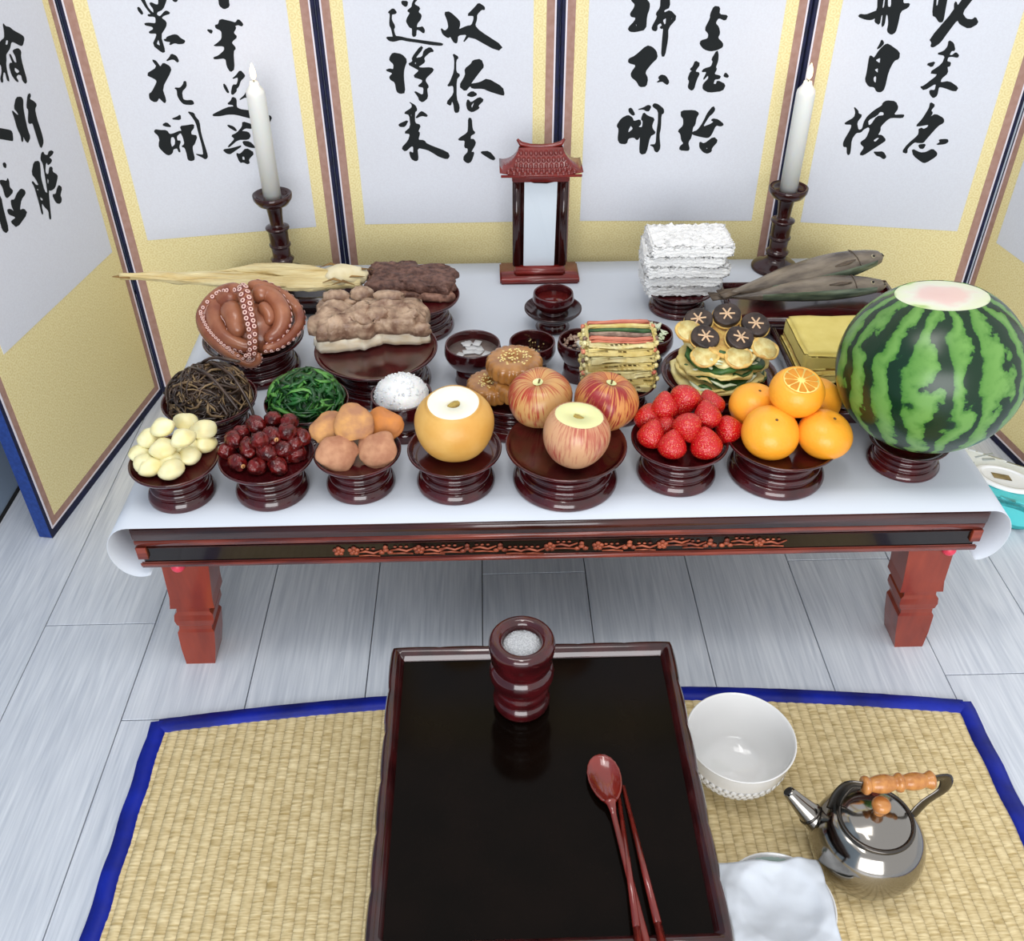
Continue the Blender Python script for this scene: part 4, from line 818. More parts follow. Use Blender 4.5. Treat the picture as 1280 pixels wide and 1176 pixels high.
# ================================================================ MEATS
def slab(name, label, cat, outline, z0, z1, top_mt, side_mt, rough_, seed, lump=.006, low_name='fat_layer', top_name='meat_layer', split=.45, nu=34, nv=20):
    t = thing(name, label, cat, (0, 0, 0)); A, B, C, D = [Vector(p) for p in outline]      # front left, front right, back right, back left
    ctr = (A+B+C+D)/4; t.location = (ctr.x, ctr.y, z0); dz = z1-z0
    def grid(lo, hi, side, sd):
        v = []; f = []
        rings = [(1.0, lo), (1.0+.01, lo+(hi-lo)*.3), (1.0, lo+(hi-lo)*.75), (.965, hi)]
        per = []
        for i in range(nu): per.append((i/nu, 0))
        for j in range(nv): per.append((1, j/nv))
        for i in range(nu): per.append((1-i/nu, 1))
        for j in range(nv): per.append((0, 1-j/nv))
        def pos(u, w, k, z):
            u2 = .5+(u-.5)*k; w2 = .5+(w-.5)*k
            p = (A*(1-u2)+B*u2)*(1-w2)+(D*(1-u2)+C*u2)*w2-ctr
            e = rough_*(nz((u2*3, w2*3, 0), 1.6, sd)+.5*nz((u2*9, w2*9, 0), 1.5, sd)); dr = Vector((p.x, p.y, 0)); dr = dr.normalized() if dr.length > 0 else dr
            edge = max(abs(u-.5), abs(w-.5))*2
            return Vector((p.x, p.y, z))+dr*e*edge
        n = len(per)
        for k, z in rings:
            for u, w in per: v.append(pos(u, w, k, z))
        for r_ in range(3):
            for i in range(n): j = (i+1) % n; f.append((r_*n+i, r_*n+j, (r_+1)*n+j, (r_+1)*n+i))
        base = 3*n; prev = [base+i for i in range(n)]
        for k in (.88, .76, .62, .48, .34, .2, .08):
            cur = []
            for u, w in per:
                uu = .5+(u-.5)*k; ww = .5+(w-.5)*k; hgt = hi+(lump*(1.1*nz((uu*4, ww*3, 0), 1.4, sd+3)+.38*nz((uu*13, ww*9, 0), 1, sd)) if side else 0)+lump*.5*(1-k)*side
                cur.append(len(v)); v.append(pos(u, w, k, hgt))
            for i in range(n): j = (i+1) % n; f.append((prev[i], prev[j], cur[j], cur[i]))
            prev = cur
        f.append(tuple(prev)); f.append(tuple(range(n-1, -1, -1))); return v, f
    part(low_name, grid(0, dz*split, 0, seed), side_mt, t); part(top_name, grid(dz*split-.001, dz, 1, seed+1.3), top_mt, t)
    return t
z_ = TOP+.062
def pz(px, py, z): return tuple(P(px, py, z))
t = slab('boiled_pork', 'lumpy greyish-brown slab of boiled pork with a white fat layer, on the large dish', 'pork', [pz(396, 441, z_+.004), pz(540, 426, z_+.004), pz(520, 392, z_+.02), pz(402, 392, z_+.02)], z_, z_+.050, 'pork_top', 'pork_fat', .022, 2, lump=.018, split=.46)
cpos = t.location
def on(px, py, z): return Vector(P(px, py, z))-Vector(cpos)
for i, (a, b, z, sx, sy) in enumerate(((420, 372, .128, .022, .016), (452, 368, .126, .020, .018), (486, 372, .130, .026, .016), (505, 392, .120, .02, .014), (410, 395, .118, .018, .014), (436, 398, .122, .02, .016), (470, 394, .124, .022, .018), (525, 412, .104, .018, .01))):
    part('meat_lump', ico(1, 3, lambda p: Vector((p.x*sx, p.y*sy, p.z*.013))*(1+.28*nz(p, 2.3, i)+.1*nz(p, 6, i))), 'pork_top', t, on(a, b, TOP+z-.016))
z_ = TOP+.056
t = slab('grilled_beef', 'dark brown flat slab of grilled beef with ragged edges, behind the pork', 'beef', [pz(457, 372, z_), pz(565, 378, z_), pz(566, 337, z_+.014), pz(460, 333, z_+.014)], z_, z_+.026, 'beef', 'beef_pale', .018, 7, lump=.006, low_name='lower_slice', top_name='upper_slice', split=.5)

# ================================================================ PUFFED-RICE CRACKERS
pm = MB().add(rbox(-.073, .073, -.046, .046, 0, .0205, .004, 2, cuts=26, fn=lambda p: p+Vector((p.x*.02, p.y*.02, (p.z-.01)*.5))*1.2*nz(p, 260)+p.normalized()*.0018*nz(p, 420, 4))).mesh('rice_cracker', 'puff')
gn = ['topmost white puffed-rice cracker of the stack', 'second puffed-rice cracker from the top of the white stack', 'middle puffed-rice cracker of the white stack', 'second puffed-rice cracker from the bottom of the white stack', 'lowest puffed-rice cracker, resting on the dish']
for i in range(5):
    o = link('rice_cracker', pm, None, (.256+(4-i)*.0012*(-1)**i, .594+.004*i, TOP+.041+.0212*(4-i)), (.03, .012*(-1)**i, (.02, -.06, .03, -.02, .05)[i])); o.scale = ((1.0, .98, 1.03, .97, .94)[i],)*2+(1,)
    tag(o, gn[i], 'rice cracker', 'puffed-rice crackers stacked on a dish')

# ================================================================ SKEWER STACK
pos0 = P(772, 480, TOP+.06); sk0 = Vector((.1, .263, TOP+.0535)); names = ['lowest', 'second-lowest', 'third-lowest', 'middle', 'third-highest', 'second-highest', 'topmost']
for i in range(7):
    top = i == 6
    t = thing('skewer_pancake', names[i]+' egg-coated skewer pancake of the stack'+(', striped pink and green' if top else ''), 'pancake', (sk0.x+.003*math.sin(i*2.1), sk0.y+.002*i, sk0.z+.0118*i), .03*math.sin(i*1.7), 'skewer pancakes stacked on a dish')
    part('egg_coating', rbox(-.053, .053, -.032, .032, 0, .0112, .0042, 3, cuts=14, fn=lambda p: p+Vector((.0025*nz(p, 40, i), .0035*nz(p, 35, i+9), .0010*nz(p, 40, i+4)+.0012*math.sin(p.x*60+i*2)))), ['egg_pale', 'egg'][i % 2:i % 2+1], t)
    for j, (mt, nm_, wd) in enumerate((('crab', 'pink_stick', .010), ('egg', 'egg_strip', .008), ('onion', 'green_onion', .009), ('mush_light', 'mushroom_strip', .007), ('crab', 'pink_stick', .011))):
        y0 = -.031+.0125*(4-j); wd = .0122
        if top: part(nm_, rbox(-.048, .048, y0, y0+wd, 0, .0065, .002, 2, cuts=6, fn=lambda p: p+Vector((0, .002*math.sin(p.x*60+j), .0018*nz(p, 50, j)))), mt, t, (0, 0, .0085))
        for s_ in (-1, 1):
            xs = sorted((s_*.0505, s_*.0575)); part(nm_, rbox(xs[0], xs[1], y0+.002, y0+wd-.002, .003, .0095, .0015), 'egg_pale' if (i+j) % 3 else mt, t, (.001*math.sin(j*3+i), 0, 0))

# ================================================================ VEGETABLE PANCAKES
jx, jy = .263, .276
def cake(name, label, cat, x, y, z, r, th, mt, seed, rot=(0, 0, 0), wob=.12, wave=.004, group=None, sy=1):
    pr = [(0, 0), (r*.6, 0), (r*.95, th*.1), (r, th*.5), (r*.95, th), (r*.6, th*1.05), (0, th*1.05)]
    v, f = lathe(smoothprof(pr, 3), 40); vv = []
    for p in v:
        a = math.atan2(p[1], p[0]); d = math.hypot(p[0], p[1]); k = 1+wob*(nz((math.cos(a), math.sin(a), seed), 1.6)+.6*nz((math.cos(a)*3, math.sin(a)*3, seed), 1.5))*(d/r)
        vv.append((p[0]*k, p[1]*k*sy, p[2]+wave*math.sin(3*a+seed)*(d/r)**2))
    o = part(name, (vv, f), mt, None, (x, y, z), rot); return tag(o, label, cat, group) if label else o
lay = [('egg_pale', .074, 'lowest pale egg pancake spreading over the wide dish'), ('egg', .076, 'second pancake layer with frilled edge'), ('onion', .068, 'green leafy pancake layer near the bottom'), ('egg', .070, 'middle yellow pancake layer'), ('onion', .064, 'upper green leafy pancake layer'), ('egg_pale', .062, 'upper pale pancake layer'), ('egg_brown', .054, 'browned pancake layer just under the round slices')]
for i, (mt, r_, lb) in enumerate(lay):
    pk = cake('layered_pancake', lb+', of the wide dish' if 'dish' not in lb else lb, 'pancake', jx+.004*math.sin(i*2), jy+.003*math.cos(i), TOP+.053+i*.0096, r_, .0082, mt, i*1.3, (.04*math.sin(i), .04*math.cos(i*2), i), .24, .0050, 'layered pancakes on the wide dish', .86)
    for q_ in range(5):
        a0 = R.uniform(3.3, 6.2)-i; rr_ = r_*R.uniform(.88, 1.02); part('green_onion', tube([(rr_*math.cos(a0+t_*.16), rr_*.86*math.sin(a0+t_*.16), .0065+.003*math.sin(t_*2+q_)) for t_ in range(5)], [.001, .0036, .0042, .0036, .001], 6, flat=.5), ['onion', 'cabbage', 'egg'][q_ % 3], pk)
ZZ = 0
for i, (px, py, z, lb) in enumerate(((881, 446, .100, 'browned courgette slice at the front left of the pancake heap'), (923, 448, .100, 'round pale courgette slice at the front of the pancake heap'), (861, 415, .113, 'browned courgette slice at the left of the pancake heap'), (955, 437, .103, 'browned courgette slice at the right of the pancake heap'))):
    p = P(px, py, TOP+z+.012); o = cake('courgette_slice', lb, 'courgette slice', p.x, p.y, p.z, .0225, .0045, 'egg_brown', i+4, (.40, .1*(i-1), 0), .05, .001, 'courgette slices on the pancakes', .9)
    part('courgette_flesh', lathe([(0, 0), (.0190, -.0010), (.0188, .0002), (0, .0008)], 28), 'courgette', o, (0, 0, .0050))
for i, (px, py, z, lb) in enumerate(((873, 403, .124, 'back left'), (908, 397, .128, 'back central'), (943, 409, .122, 'back right'), (880, 425, .119, 'front left'), (923, 426, .119, 'front right'))):
    p = P(px, py, TOP+z+.004); o = cake('shiitake_cap', 'dark shiitake cap with a star cut, '+lb+' on top of the pancake heap', 'mushroom', p.x, p.y, p.z, .0225, .010, 'shiitake', i+2, (.40, .08*(i-2), i), .05, .001, 'shiitake caps on the pancakes', .95)
    o.rotation_mode = 'ZYX'
    part('batter_rim', lathe([(.0185, -.001), (.0235, .0005), (.0232, .003), (.0190, .003)], 28), 'egg_brown', o)
    for k in range(3):
        a = k*math.pi/3; part('star_cut', rbox(-.012, .012, -.0013, .0013, -.001, .0012, .0005, 1), 'mush_cut', o, (0, 0, .0108), (0, 0, a))

# ================================================================ HONEY COOKIES
pr = [(0, 0), (.024, 0), (.0285, .003), (.030, .011), (.0285, .019), (.024, .022), (.012, .0225), (.006, .019), (0, .018)]
yk = MB().add(lathe([pr[0]]+smoothprof(pr[1:-1], 3)+[pr[-1]], 96, lambda a, z: 1+.085*abs(math.sin(10*a)))).mesh('cookie_body', 'yakgwa')
sd = MB()
for i in range(55):
    a = R.uniform(0, 6.28); d = .019*R.random()**.5; sd.add(ico(.0011, 0), T(d*math.cos(a), d*math.sin(a), .0225, 0, 0, R.uniform(0, 3), (1.6, 1, .7)))
sdm = sd.mesh('sesame_topping', 'seed')
for px, py, z, sc, lb in ((643, 460, .101, 1.34, 'topmost scalloped honey cookie sprinkled with seeds'), (615, 487, .068, 1.22, 'lower left scalloped honey cookie sprinkled with seeds'), (651, 487, .076, 1.28, 'lower scalloped honey cookie directly under the topmost one'), (672, 478, .066, 1.0, 'honey cookie at the right of the dish, behind the apples')):
    p = P(px, py, TOP+z); t = thing('honey_cookie', lb, 'cookie', (p.x, p.y, p.z-.008), R.uniform(0, 1), 'honey cookies on the dish behind the pear'); t.scale = (sc, sc, sc*.92)
    link('cookie_body', yk, t); o = link('sesame_topping', sdm, t); o['kind'] = 'stuff'

# ================================================================ RECTANGULAR FOOTED TRAYS
def ftray(label, x0, x1, y0, y1, h, mt='dark_lacquer'):
    t = thing('rectangular_tray', label, 'tray', ((x0+x1)/2, (y0+y1)/2, TOP)); a, b = (x1-x0)/2, (y1-y0)/2
    part('tray_floor', rbox(-a+.008, a-.008, -b+.008, b-.008, h-.016, h-.012, .001, 1), mt, t, smooth=False)
    for nm_, bx in (('rim', (-a, a, -b, -b+.009)), ('rim', (-a, a, b-.009, b)), ('rim', (-a, -a+.009, -b+.009, b-.009)), ('rim', (a-.009, a, -b+.009, b-.009))):
        part(nm_, rbox(*bx, h-.020, h, .0022), mt, t)
    part('base', rbox(-a+.03, a-.03, -b+.03, b-.03, 0, h-.015, .004), mt, t); return t
ftray('dark red rectangular tray under the yellow sponge cake, beside the watermelon', .384, .595, .180, .440, .050)
ftray('dark red rectangular tray under the two grey fish', .325, .640, .458, .600, .050, 'lacquer')
ftray('dark rectangular tray under the dried pollack at the back left', -.50, -.335, .560, .650, .050)
# sponge cake
t = thing('sponge_cake', 'thick folded block of yellow sponge cake on the tray beside the watermelon', 'cake', (.478, .330, TOP+.0385))
for nm_, z0_, z1_, mt, k in (('lower_layer', 0, .020, 'castella_side', 0), ('upper_layer', .019, .052, 'castella', .002)):
    part(nm_, rbox(-.088+k*2, .088-k, -.062+k*3, .070, z0_, z1_, .006, 3, cuts=8, fn=lambda p: p+Vector((0, .0016*nz(p, 40, k), .002*nz(p, 30)-.012*max(0, -p.y-.03)*2))), mt, t)
part('brown_crust', rbox(-.084, .084, -.055, .066, .0185, .0215, .001, 1), 'egg_brown', t)

# ================================================================ FISH
def fish_body(L_, hw, hh, n=26, seed=0):
    v = []; f = []; seg = 20; st = []
    for i in range(n+1):
        s_ = i/n; w = (math.sin(math.pi*min(1, s_*.93+.035))**.62)*(1-.60*(1-s_)**1.5) if s_ < .97 else .32*(1-s_)/.03+.05
        st.append((s_*L_, max(w, .05)))
    for x, w in st:
        for k in range(seg):
            a = 2*math.pi*k/seg; ca, sa = math.cos(a), math.sin(a)
            v.append((x, hw*w*ca*abs(ca)**-.1 if abs(ca) > .01 else 0, hh*w*sa*(1.0 if sa > 0 else .55)+.0008*nz((x, ca*.03, sa*.03), 120, seed)))
    for i in range(n):
        for k in range(seg): l = (k+1) % seg; f.append((i*seg+k, i*seg+l, (i+1)*seg+l, (i+1)*seg+k))
    f.append(tuple(range(seg))); f.append(tuple(n*seg+k for k in range(seg-1, -1, -1))); return v, f
def fish(label, tail, head, hw, hh, roll=0):
    A, B = Vector(tail), Vector(head); d = B-A; L_ = d.length; t = thing('whole_fish', label, 'fish', tail, group='grey fish on the tray')
    t.rotation_euler = (roll, -math.atan2(d.z, math.hypot(d.x, d.y)), math.atan2(d.y, d.x))
    me = part('body', fish_body(L_, hw, hh), ['fish', 'fish_belly'], t)
    for p in me.data.polygons:
        if p.center.y < -hw*.45 and p.center.z < hh*.45: p.material_index = 1
    part('tail_fin', (lambda v: (v, [(0, 1, 2, 3), (4, 7, 6, 5), (0, 4, 5, 1), (1, 5, 6, 2), (2, 6, 7, 3), (3, 7, 4, 0)]))([(.02, -.006, .0), (-.020, -.010, .0), (-.024, .012, .001), (.02, .006, .0), (.02, -.006, .003), (-.020, -.010, .002), (-.024, .012, .003), (.02, .006, .003)]), 'fin', t)
    part('dorsal_fin', tube([(L_*.15, hw*.33, hh*.1), (L_*.35, hw*.60, hh*.2), (L_*.55, hw*.77, hh*.2), (L_*.68, hw*.80, hh*.2)], [.001, .0035, .004, .001], 8, flat=.4), 'fin', t)
    part('pectoral_fin', tube([(L_*.76, -hw*.35, hh*.74), (L_*.70, -hw*.42, hh*.76), (L_*.62, -hw*.45, hh*.72)], [.0015, .0050, .0015], 8, flat=.3), 'fin', t)
    part('gill_line', tube(smoothprof([(L_*(.80-.02*math.sin(q_)), hw*.775*math.cos(q_), hh*.775*math.sin(q_)) for q_ in (.7, 1.1, 1.57, 2.0, 2.5)], 4), .0008, 6), 'fin', t)
    e = part('eye', ico(.0042, 2), 'eye_ring', t, (L_*.895, -hw*.22, hh*.475)); part('pupil', ico(.0027, 2), 'eye', e, (0, -.0012, .0022))
    part('mouth', tube([(L_*.993, hw*.12, hh*.12), (L_*.975, -hw*.22, hh*.30)], .0011, 6), 'eye', t)
    return t
fish('upper and rear grey fish, head to the right, leaning on the front one', tuple(P(914, 366, TOP+.072)), tuple(P(1104, 320, TOP+.088)), .036, .029, .25)
fish('front grey fish lying along the near edge of the tray, head to the right', tuple(P(903, 371, TOP+.060)), tuple(P(1108, 357, TOP+.068)), .031, .029, .15)
# dried pollack
A = P(150, 346, TOP+.072); B = P(452, 352, TOP+.072); L_ = (B-A).length
t = thing('dried_pollack', 'long pale yellow dried pollack, split open, its tail sticking out past the table at left', 'dried fish', tuple(A)); t.rotation_euler = (0, 0, math.atan2(B.y-A.y, B.x-A.x))
def strip_fish(w0s, z0s, yoff, seed, th=.010):
    v = []; f = []; n = 40; seg = 12
    for i in range(n+1):
        s_ = i/n; w = sum(0 for _ in ())
        w = w0s(s_); yc = yoff*math.sin(math.pi*s_)+.004*nz((s_*6, 0, 0), 1, seed)
        for k in range(seg):
            a = 2*math.pi*k/seg; e = 1+.25*nz((s_*14, math.cos(a), math.sin(a)), 1.5, seed)
            v.append((s_*L_, yc+w*math.cos(a)*e, z0s(s_)+th*math.sin(a)*min(1, w/.01+.25)*(1+.4*nz((s_*10, math.cos(a)*2, seed), 1))))
    for i in range(n):
        for k in range(seg): l = (k+1) % seg; f.append((i*seg+k, i*seg+l, (i+1)*seg+l, (i+1)*seg+k))
    f.append(tuple(range(seg))); f.append(tuple(n*seg+k for k in range(seg-1, -1, -1))); return v, f
wf = lambda s_: .0045+.034*max(0, min(1, (s_-.08)/.65))**1.0*(1 if s_ < .8 else 1-.55*(s_-.8)/.2)
part('body', strip_fish(wf, lambda s_: .002*math.sin(s_*9), 0, 1), 'pollack', t)
part('belly_flap', strip_fish(lambda s_: .001+.022*max(0, math.sin(math.pi*max(0, (s_-.42)/.58)))**1.2, lambda s_: .010*max(0, min(1, (s_-.35)/.2)), .024, 5, .006), 'pollack', t)
part('belly_flap', strip_fish(lambda s_: .002+.012*max(0, math.sin(math.pi*max(0, (s_-.3)/.7))), lambda s_: .004, -.024, 9, .006), 'pollack', t)
part('head', ico(1, 3, lambda p: Vector((p.x*.040, p.y*.030, p.z*.018))*(1+.22*nz(p, 2.5)+.12*nz(p, 7))), 'pollack_white', t, (L_*.93, .008, .006))
part('tail_fin', tube([(-.014, 0, 0), (0, .002, 0), (.02, 0, 0)], [.002, .006, .006], 8, flat=.3), 'pollack_fin', t)
for i, (u, y) in enumerate(((.9, -.026), (.97, -.01), (.86, .034), (.99, .02), (.94, -.034))):
    part('fin', tube([(L_*u-.02, y, .010), (L_*u, y+.002*(-1)**i, .017), (L_*u+.022, y-.004*(-1)**i, .013)], [.001, .004, .001], 6, flat=.4), 'pollack_fin', t)

# ================================================================ TABLET HOLDER
ty = .735; t = thing('tablet_holder', 'carved red wooden spirit-tablet holder with a tiled roof and a blank white paper', 'tablet holder', (.002, ty, TOP))
part('base', rbox(-.0775, .0775, -.037, .037, 0, .013, .003), 'tablet', t); part('step', rbox(-.050, .050, -.026, .026, .0125, .026, .003), 'tablet', t)
for s in (-1, 1): part('post', rbox(*sorted((s*.052, s*.037)), -.010, .010, .025, .212, .002), 'tablet_dark', t)
part('back_panel', rbox(-.0372, .0372, -.004, .003, .025, .212, .001), 'tablet_dark', t)
part('lintel', rbox(-.053, .053, -.013, .013, .196, .220, .002), 'tablet', t)
v = [(-.031, -.007, .026), (.029, -.007, .026), (.0315, -.0075, .196), (.012, -.0085, .192), (-.012, -.0085, .193), (-.0300, -.0075, .198)]
pp = part('blank_paper', (v+[(x, y+.0008, z) for x, y, z in v], [(0, 1, 2, 3, 4, 5), (11, 10, 9, 8, 7, 6)]+[(i, i+6, (i+1) % 6+6, (i+1) % 6) for i in range(6)]), 'tablet_paper', t, smooth=False)
# roof: flared eaves, curved slopes, ridge with upturned ends
def roof():
    v = []; f = []; nu = 20; nv = 8
    for sgn in (-1, 1):
        o = len(v)
        for j in range(nv+1):
            w = j/nv; half = .040+(.076-.040)*w**1.35; z = .258-.040*(1-(1-w)**1.7)
            for i in range(nu+1):
                u = -1+2*i/nu; v.append((u*half, sgn*(.004+.034*w), z+.006*abs(u)**3*(w)))
        for j in range(nv):
            for i in range(nu): q = (o+j*(nu+1)+i, o+j*(nu+1)+i+1, o+(j+1)*(nu+1)+i+1, o+(j+1)*(nu+1)+i); f.append(q if sgn < 0 else q[::-1])
    m_ = (nu+1)*(nv+1)
    for j in range(nv):
        for i in (0, nu):
            a, b = j*(nu+1)+i, (j+1)*(nu+1)+i; f.append((a, b, b+m_, a+m_))
    f.append(tuple([nv*(nu+1)+i for i in range(nu+1)]+[m_+nv*(nu+1)+i for i in range(nu, -1, -1)]))
    return v, f
rf_ = part('roof', roof(), 'tablet', t)
part('eave_board', rbox(-.074, .074, -.037, -.034, .2145, .2195, .001, 1), 'tablet', rf_); part('soffit', rbox(-.062, .062, -.030, .030, .2165, .2195, .001, 1), 'tablet_dark', rf_)
tl = MB().add(ico(.0040, 2, lambda p: Vector((p.x, p.y*.5, p.z)))).mesh('roof_tile', 'tablet')
for r_ in range(5):
    w = (r_+.7)/5.4; half = (.040+.036*w**1.35)*.86; z = .258-.040*(1-(1-w)**1.7); n_ = 9+r_
    for i in range(n_):
        u = -1+2*i/(n_-1); o = link('roof_tile', tl, rf_, (u*half, -(.004+.034*w)-.0004, z+.006*abs(u)**3*w+.0006), (-.85+.3*w, 0, 0)); o.scale = (1.0, 1, 1.35)
part('ridge', tube([(-.043, 0, .272), (-.037, 0, .264), (-.02, 0, .2595), (0, 0, .2585), (.02, 0, .2595), (.037, 0, .264), (.043, 0, .272)], [.0025, .0045, .0045, .0045, .0045, .0045, .0025], 8), 'tablet', rf_)

# ================================================================ CANDLES
stp = [(0, 0), (.046, 0), (.047, .004), (.041, .010), (.027, .016), (.019, .024), (.0195, .030), (.023, .037), (.0175, .043), (.0185, .062), (.0205, .064), (.0205, .068), (.0185, .070), (.0195, .096), (.0225, .099), (.0225, .103), (.0155, .106), (.0125, .110), (.0155, .142), (.019, .146), (0, .146)]
cup = [(0, .145), (.018, .145), (.030, .150), (.0365, .160), (.0370, .168), (.0345, .169), (.0285, .162), (.0215, .158), (0, .157)]
def candle(side, x, y, hz, top_px):
    t = thing('candlestick', 'turned dark red wooden candlestick at the back %s of the table' % side, 'candlestick', (x, y, TOP), group='candlesticks at the back of the table')
    part('stem', lathe([stp[0]]+smoothprof(stp[1:-1], 2)+[stp[-1]], 36), 'dark_lacquer', t); part('cup', lathe(cup, 40), 'dark_lacquer', t)
    c = thing('candle', 'lit white candle standing in the %s candlestick' % side, 'candle', (x, y, TOP+.1575), group='lit white candles')
    hh = hz; part('wax', lathe([(0, 0), (.0168, 0), (.0168, hh-.022), (.0160, hh-.016), (.0085, hh-.006), (.0070, hh), (.005, hh-.001), (0, hh-.003)], 32), 'wax', c)
    w = part('wick', tube([(0, 0, hh-.004), (.0004, 0, hh+.002), (.0016, 0, hh+.006)], .0007, 6), 'wick', c)
    part('flame', lathe(smoothprof([(0, -.002), (.0038, .002), (.0050, .008), (.0042, .016), (.0020, .023), (0, .027)], 3), 20), 'flame', w, (.0008, 0, hh+.004))
    l = bpy.data.lights.new('candle_light', 'POINT'); l.energy = .06; l.color = (1, .66, .42); l.shadow_soft_size = .012
    lo_ = bpy.data.objects.new('candle_light', l); COL.objects.link(lo_); lo_.location = (x, y-.02, TOP+.1575+hh+.03)
pl_ = PY(340, 243, .755); pr_ = PY(985, 240, .755)
candle('left', pl_.x, .755, .215, None); candle('right', pr_.x, .755, .205, None)

# ================================================================ STRAW MAT
t = thing('straw_mat', 'woven straw mat with a blue cloth binding on the floor before the table', 'mat', (0, -.5, 0))
def yb(x): return -.052-.118*x*x
nx, ny = 430, 150; v = []; f = []; cw = .0142
x0, x1, y0_ = -.592, .598, -.93
for j in range(ny+1):
    w = j/ny
    for i in range(nx+1):
        x = x0+(x1-x0)*i/nx; y = y0_+(yb(x)-.012-y0_)*w; c_ = int(math.floor(x/cw)); fr = x/cw-c_
        row = math.sin((y/.0125+.5*(c_ % 2)+.35*nz((c_*.7, y*3, 0), 1))*2*math.pi)
        v.append((x, y+.5, .0022+.0011*math.sin(math.pi*fr)+.0007*row*math.sin(math.pi*fr)+.0007*nz((x, y, 0), 9)))
for j in range(ny):
    for i in range(nx): f.append((j*(nx+1)+i, j*(nx+1)+i+1, (j+1)*(nx+1)+i+1, (j+1)*(nx+1)+i))
part('woven_straw', (v, f), 'straw', t)
def binding(pts, w, name='blue_binding'):
    v = []; f = []; n = len(pts)
    for i, (x, y) in enumerate(pts):
        a = Vector(pts[max(i-1, 0)]); b = Vector(pts[min(i+1, n-1)]); d = (b-a).normalized(); nn = Vector((-d.y, d.x)); q = 1+.06*nz((i*.7, 0, 0), 1)
        for s_, z in ((-.5, .0003), (-.48, .0052), (0, .0062+.0008*nz((i*.9, 0, 3), 1)), (.48, .0052), (.5, .0003)): v.append((x+nn.x*w*s_*q, y+.5+nn.y*w*s_*q, z))
    for i in range(n-1):
        for k in range(4): f.append((i*5+k, i*5+k+1, (i+1)*5+k+1, (i+1)*5+k))
    part(name, (v, f), 'mat_blue', t)
binding([(x0-.008+(x1-x0+.016)*i/80, yb(x0+(x1-x0)*i/80)-.008) for i in range(81)], .025)
binding([(x0-.009+.001*math.sin(i), yb(x0)-.0-(yb(x0)-y0_)*i/60) for i in range(61)], .025)
binding([(x1+.009+.001*math.sin(i), yb(x1)-.0-(yb(x1)-y0_)*i/60) for i in range(61)], .025)

# ================================================================ TRAY TABLE
TZ = .2; c4 = [P(490, 810, TZ), P(835, 801, TZ), P(916, 1161, TZ), P(461, 1176, TZ)]
X0 = (c4[0].x+c4[3].x)/2; X1 = (c4[1].x+c4[2].x)/2; Y1 = (c4[0].y+c4[1].y)/2; Y0 = c4[2].y-.012
t = thing('tray_table', 'low black and dark red lacquered tray table with a scalloped rim, in front', 'tray table', ((X0+X1)/2, (Y0+Y1)/2, 0)); a, b = (X1-X0)/2, (Y1-Y0)/2
part('tray_floor', rbox(-a+.012, a-.012, -b+.012, b-.012, TZ-.022, TZ-.012, .001, 1), 'tray_black', t, smooth=False)
def rimbar(L_, name='rim'):    # along x, rounded, with a scalloped outer edge and lip
    v = []; f = []; n = 96
    for i in range(n+1):
        x = -L_/2+L_*i/n; s_ = abs(math.sin(math.pi*(x/L_+.5)*6))**.5; m_ = min(1, (L_/2-abs(x))/.012); o = .0022*s_
        for y, z in ((-.001-o, TZ-.040), (-.003-o, TZ-.022), (.001-o, TZ-.016), (-.002-o, TZ-.006), (.0005-o*.6, TZ-.0005), (.004, TZ), (.009, TZ-.003), (.0135, TZ-.010), (.015, TZ-.013), (.015, TZ-.040)):
            y_ = y; v.append((x if abs(x) < L_/2-.016 else (math.copysign(L_/2-max(y_, 0), x) if i in (0, n) else math.copysign(min(abs(x), L_/2-max(y_, 0)), x)), y_, z))
    for i in range(n):
        for k in range(10): l = (k+1) % 10; f.append((i*10+k, i*10+l, (i+1)*10+l, (i+1)*10+k))
    return v, f
for (L_, x, y, rz) in ((2*a, 0, -b, 0), (2*a, 0, b, math.pi), (2*b, a, 0, math.pi/2), (2*b, -a, 0, -math.pi/2)): part('rim', rimbar(L_), 'rim_lacquer', t, (x, y, 0), (0, 0, rz))
for sx in (-1, 1):
    for sy in (-1, 1):
        part('leg', tube([(sx*(a-.022), sy*(b-.022), TZ-.022), (sx*(a-.016), sy*(b-.016), .12), (sx*(a-.024), sy*(b-.024), .05), (sx*(a-.018), sy*(b-.018), .0052)], [.014, .013, .009, .012], 10), 'rim_lacquer', t)
for s in (-1, 1):
    part('apron', rbox(-a+.02, a-.02, *sorted((s*(b-.012), s*(b-.018))), TZ-.065, TZ-.022, .002), 'rim_lacquer', t)
    part('apron', rbox(*sorted((s*(a-.012), s*(a-.018))), -b+.02, b-.02, TZ-.065, TZ-.022, .002), 'rim_lacquer', t)
TF = TZ-.012
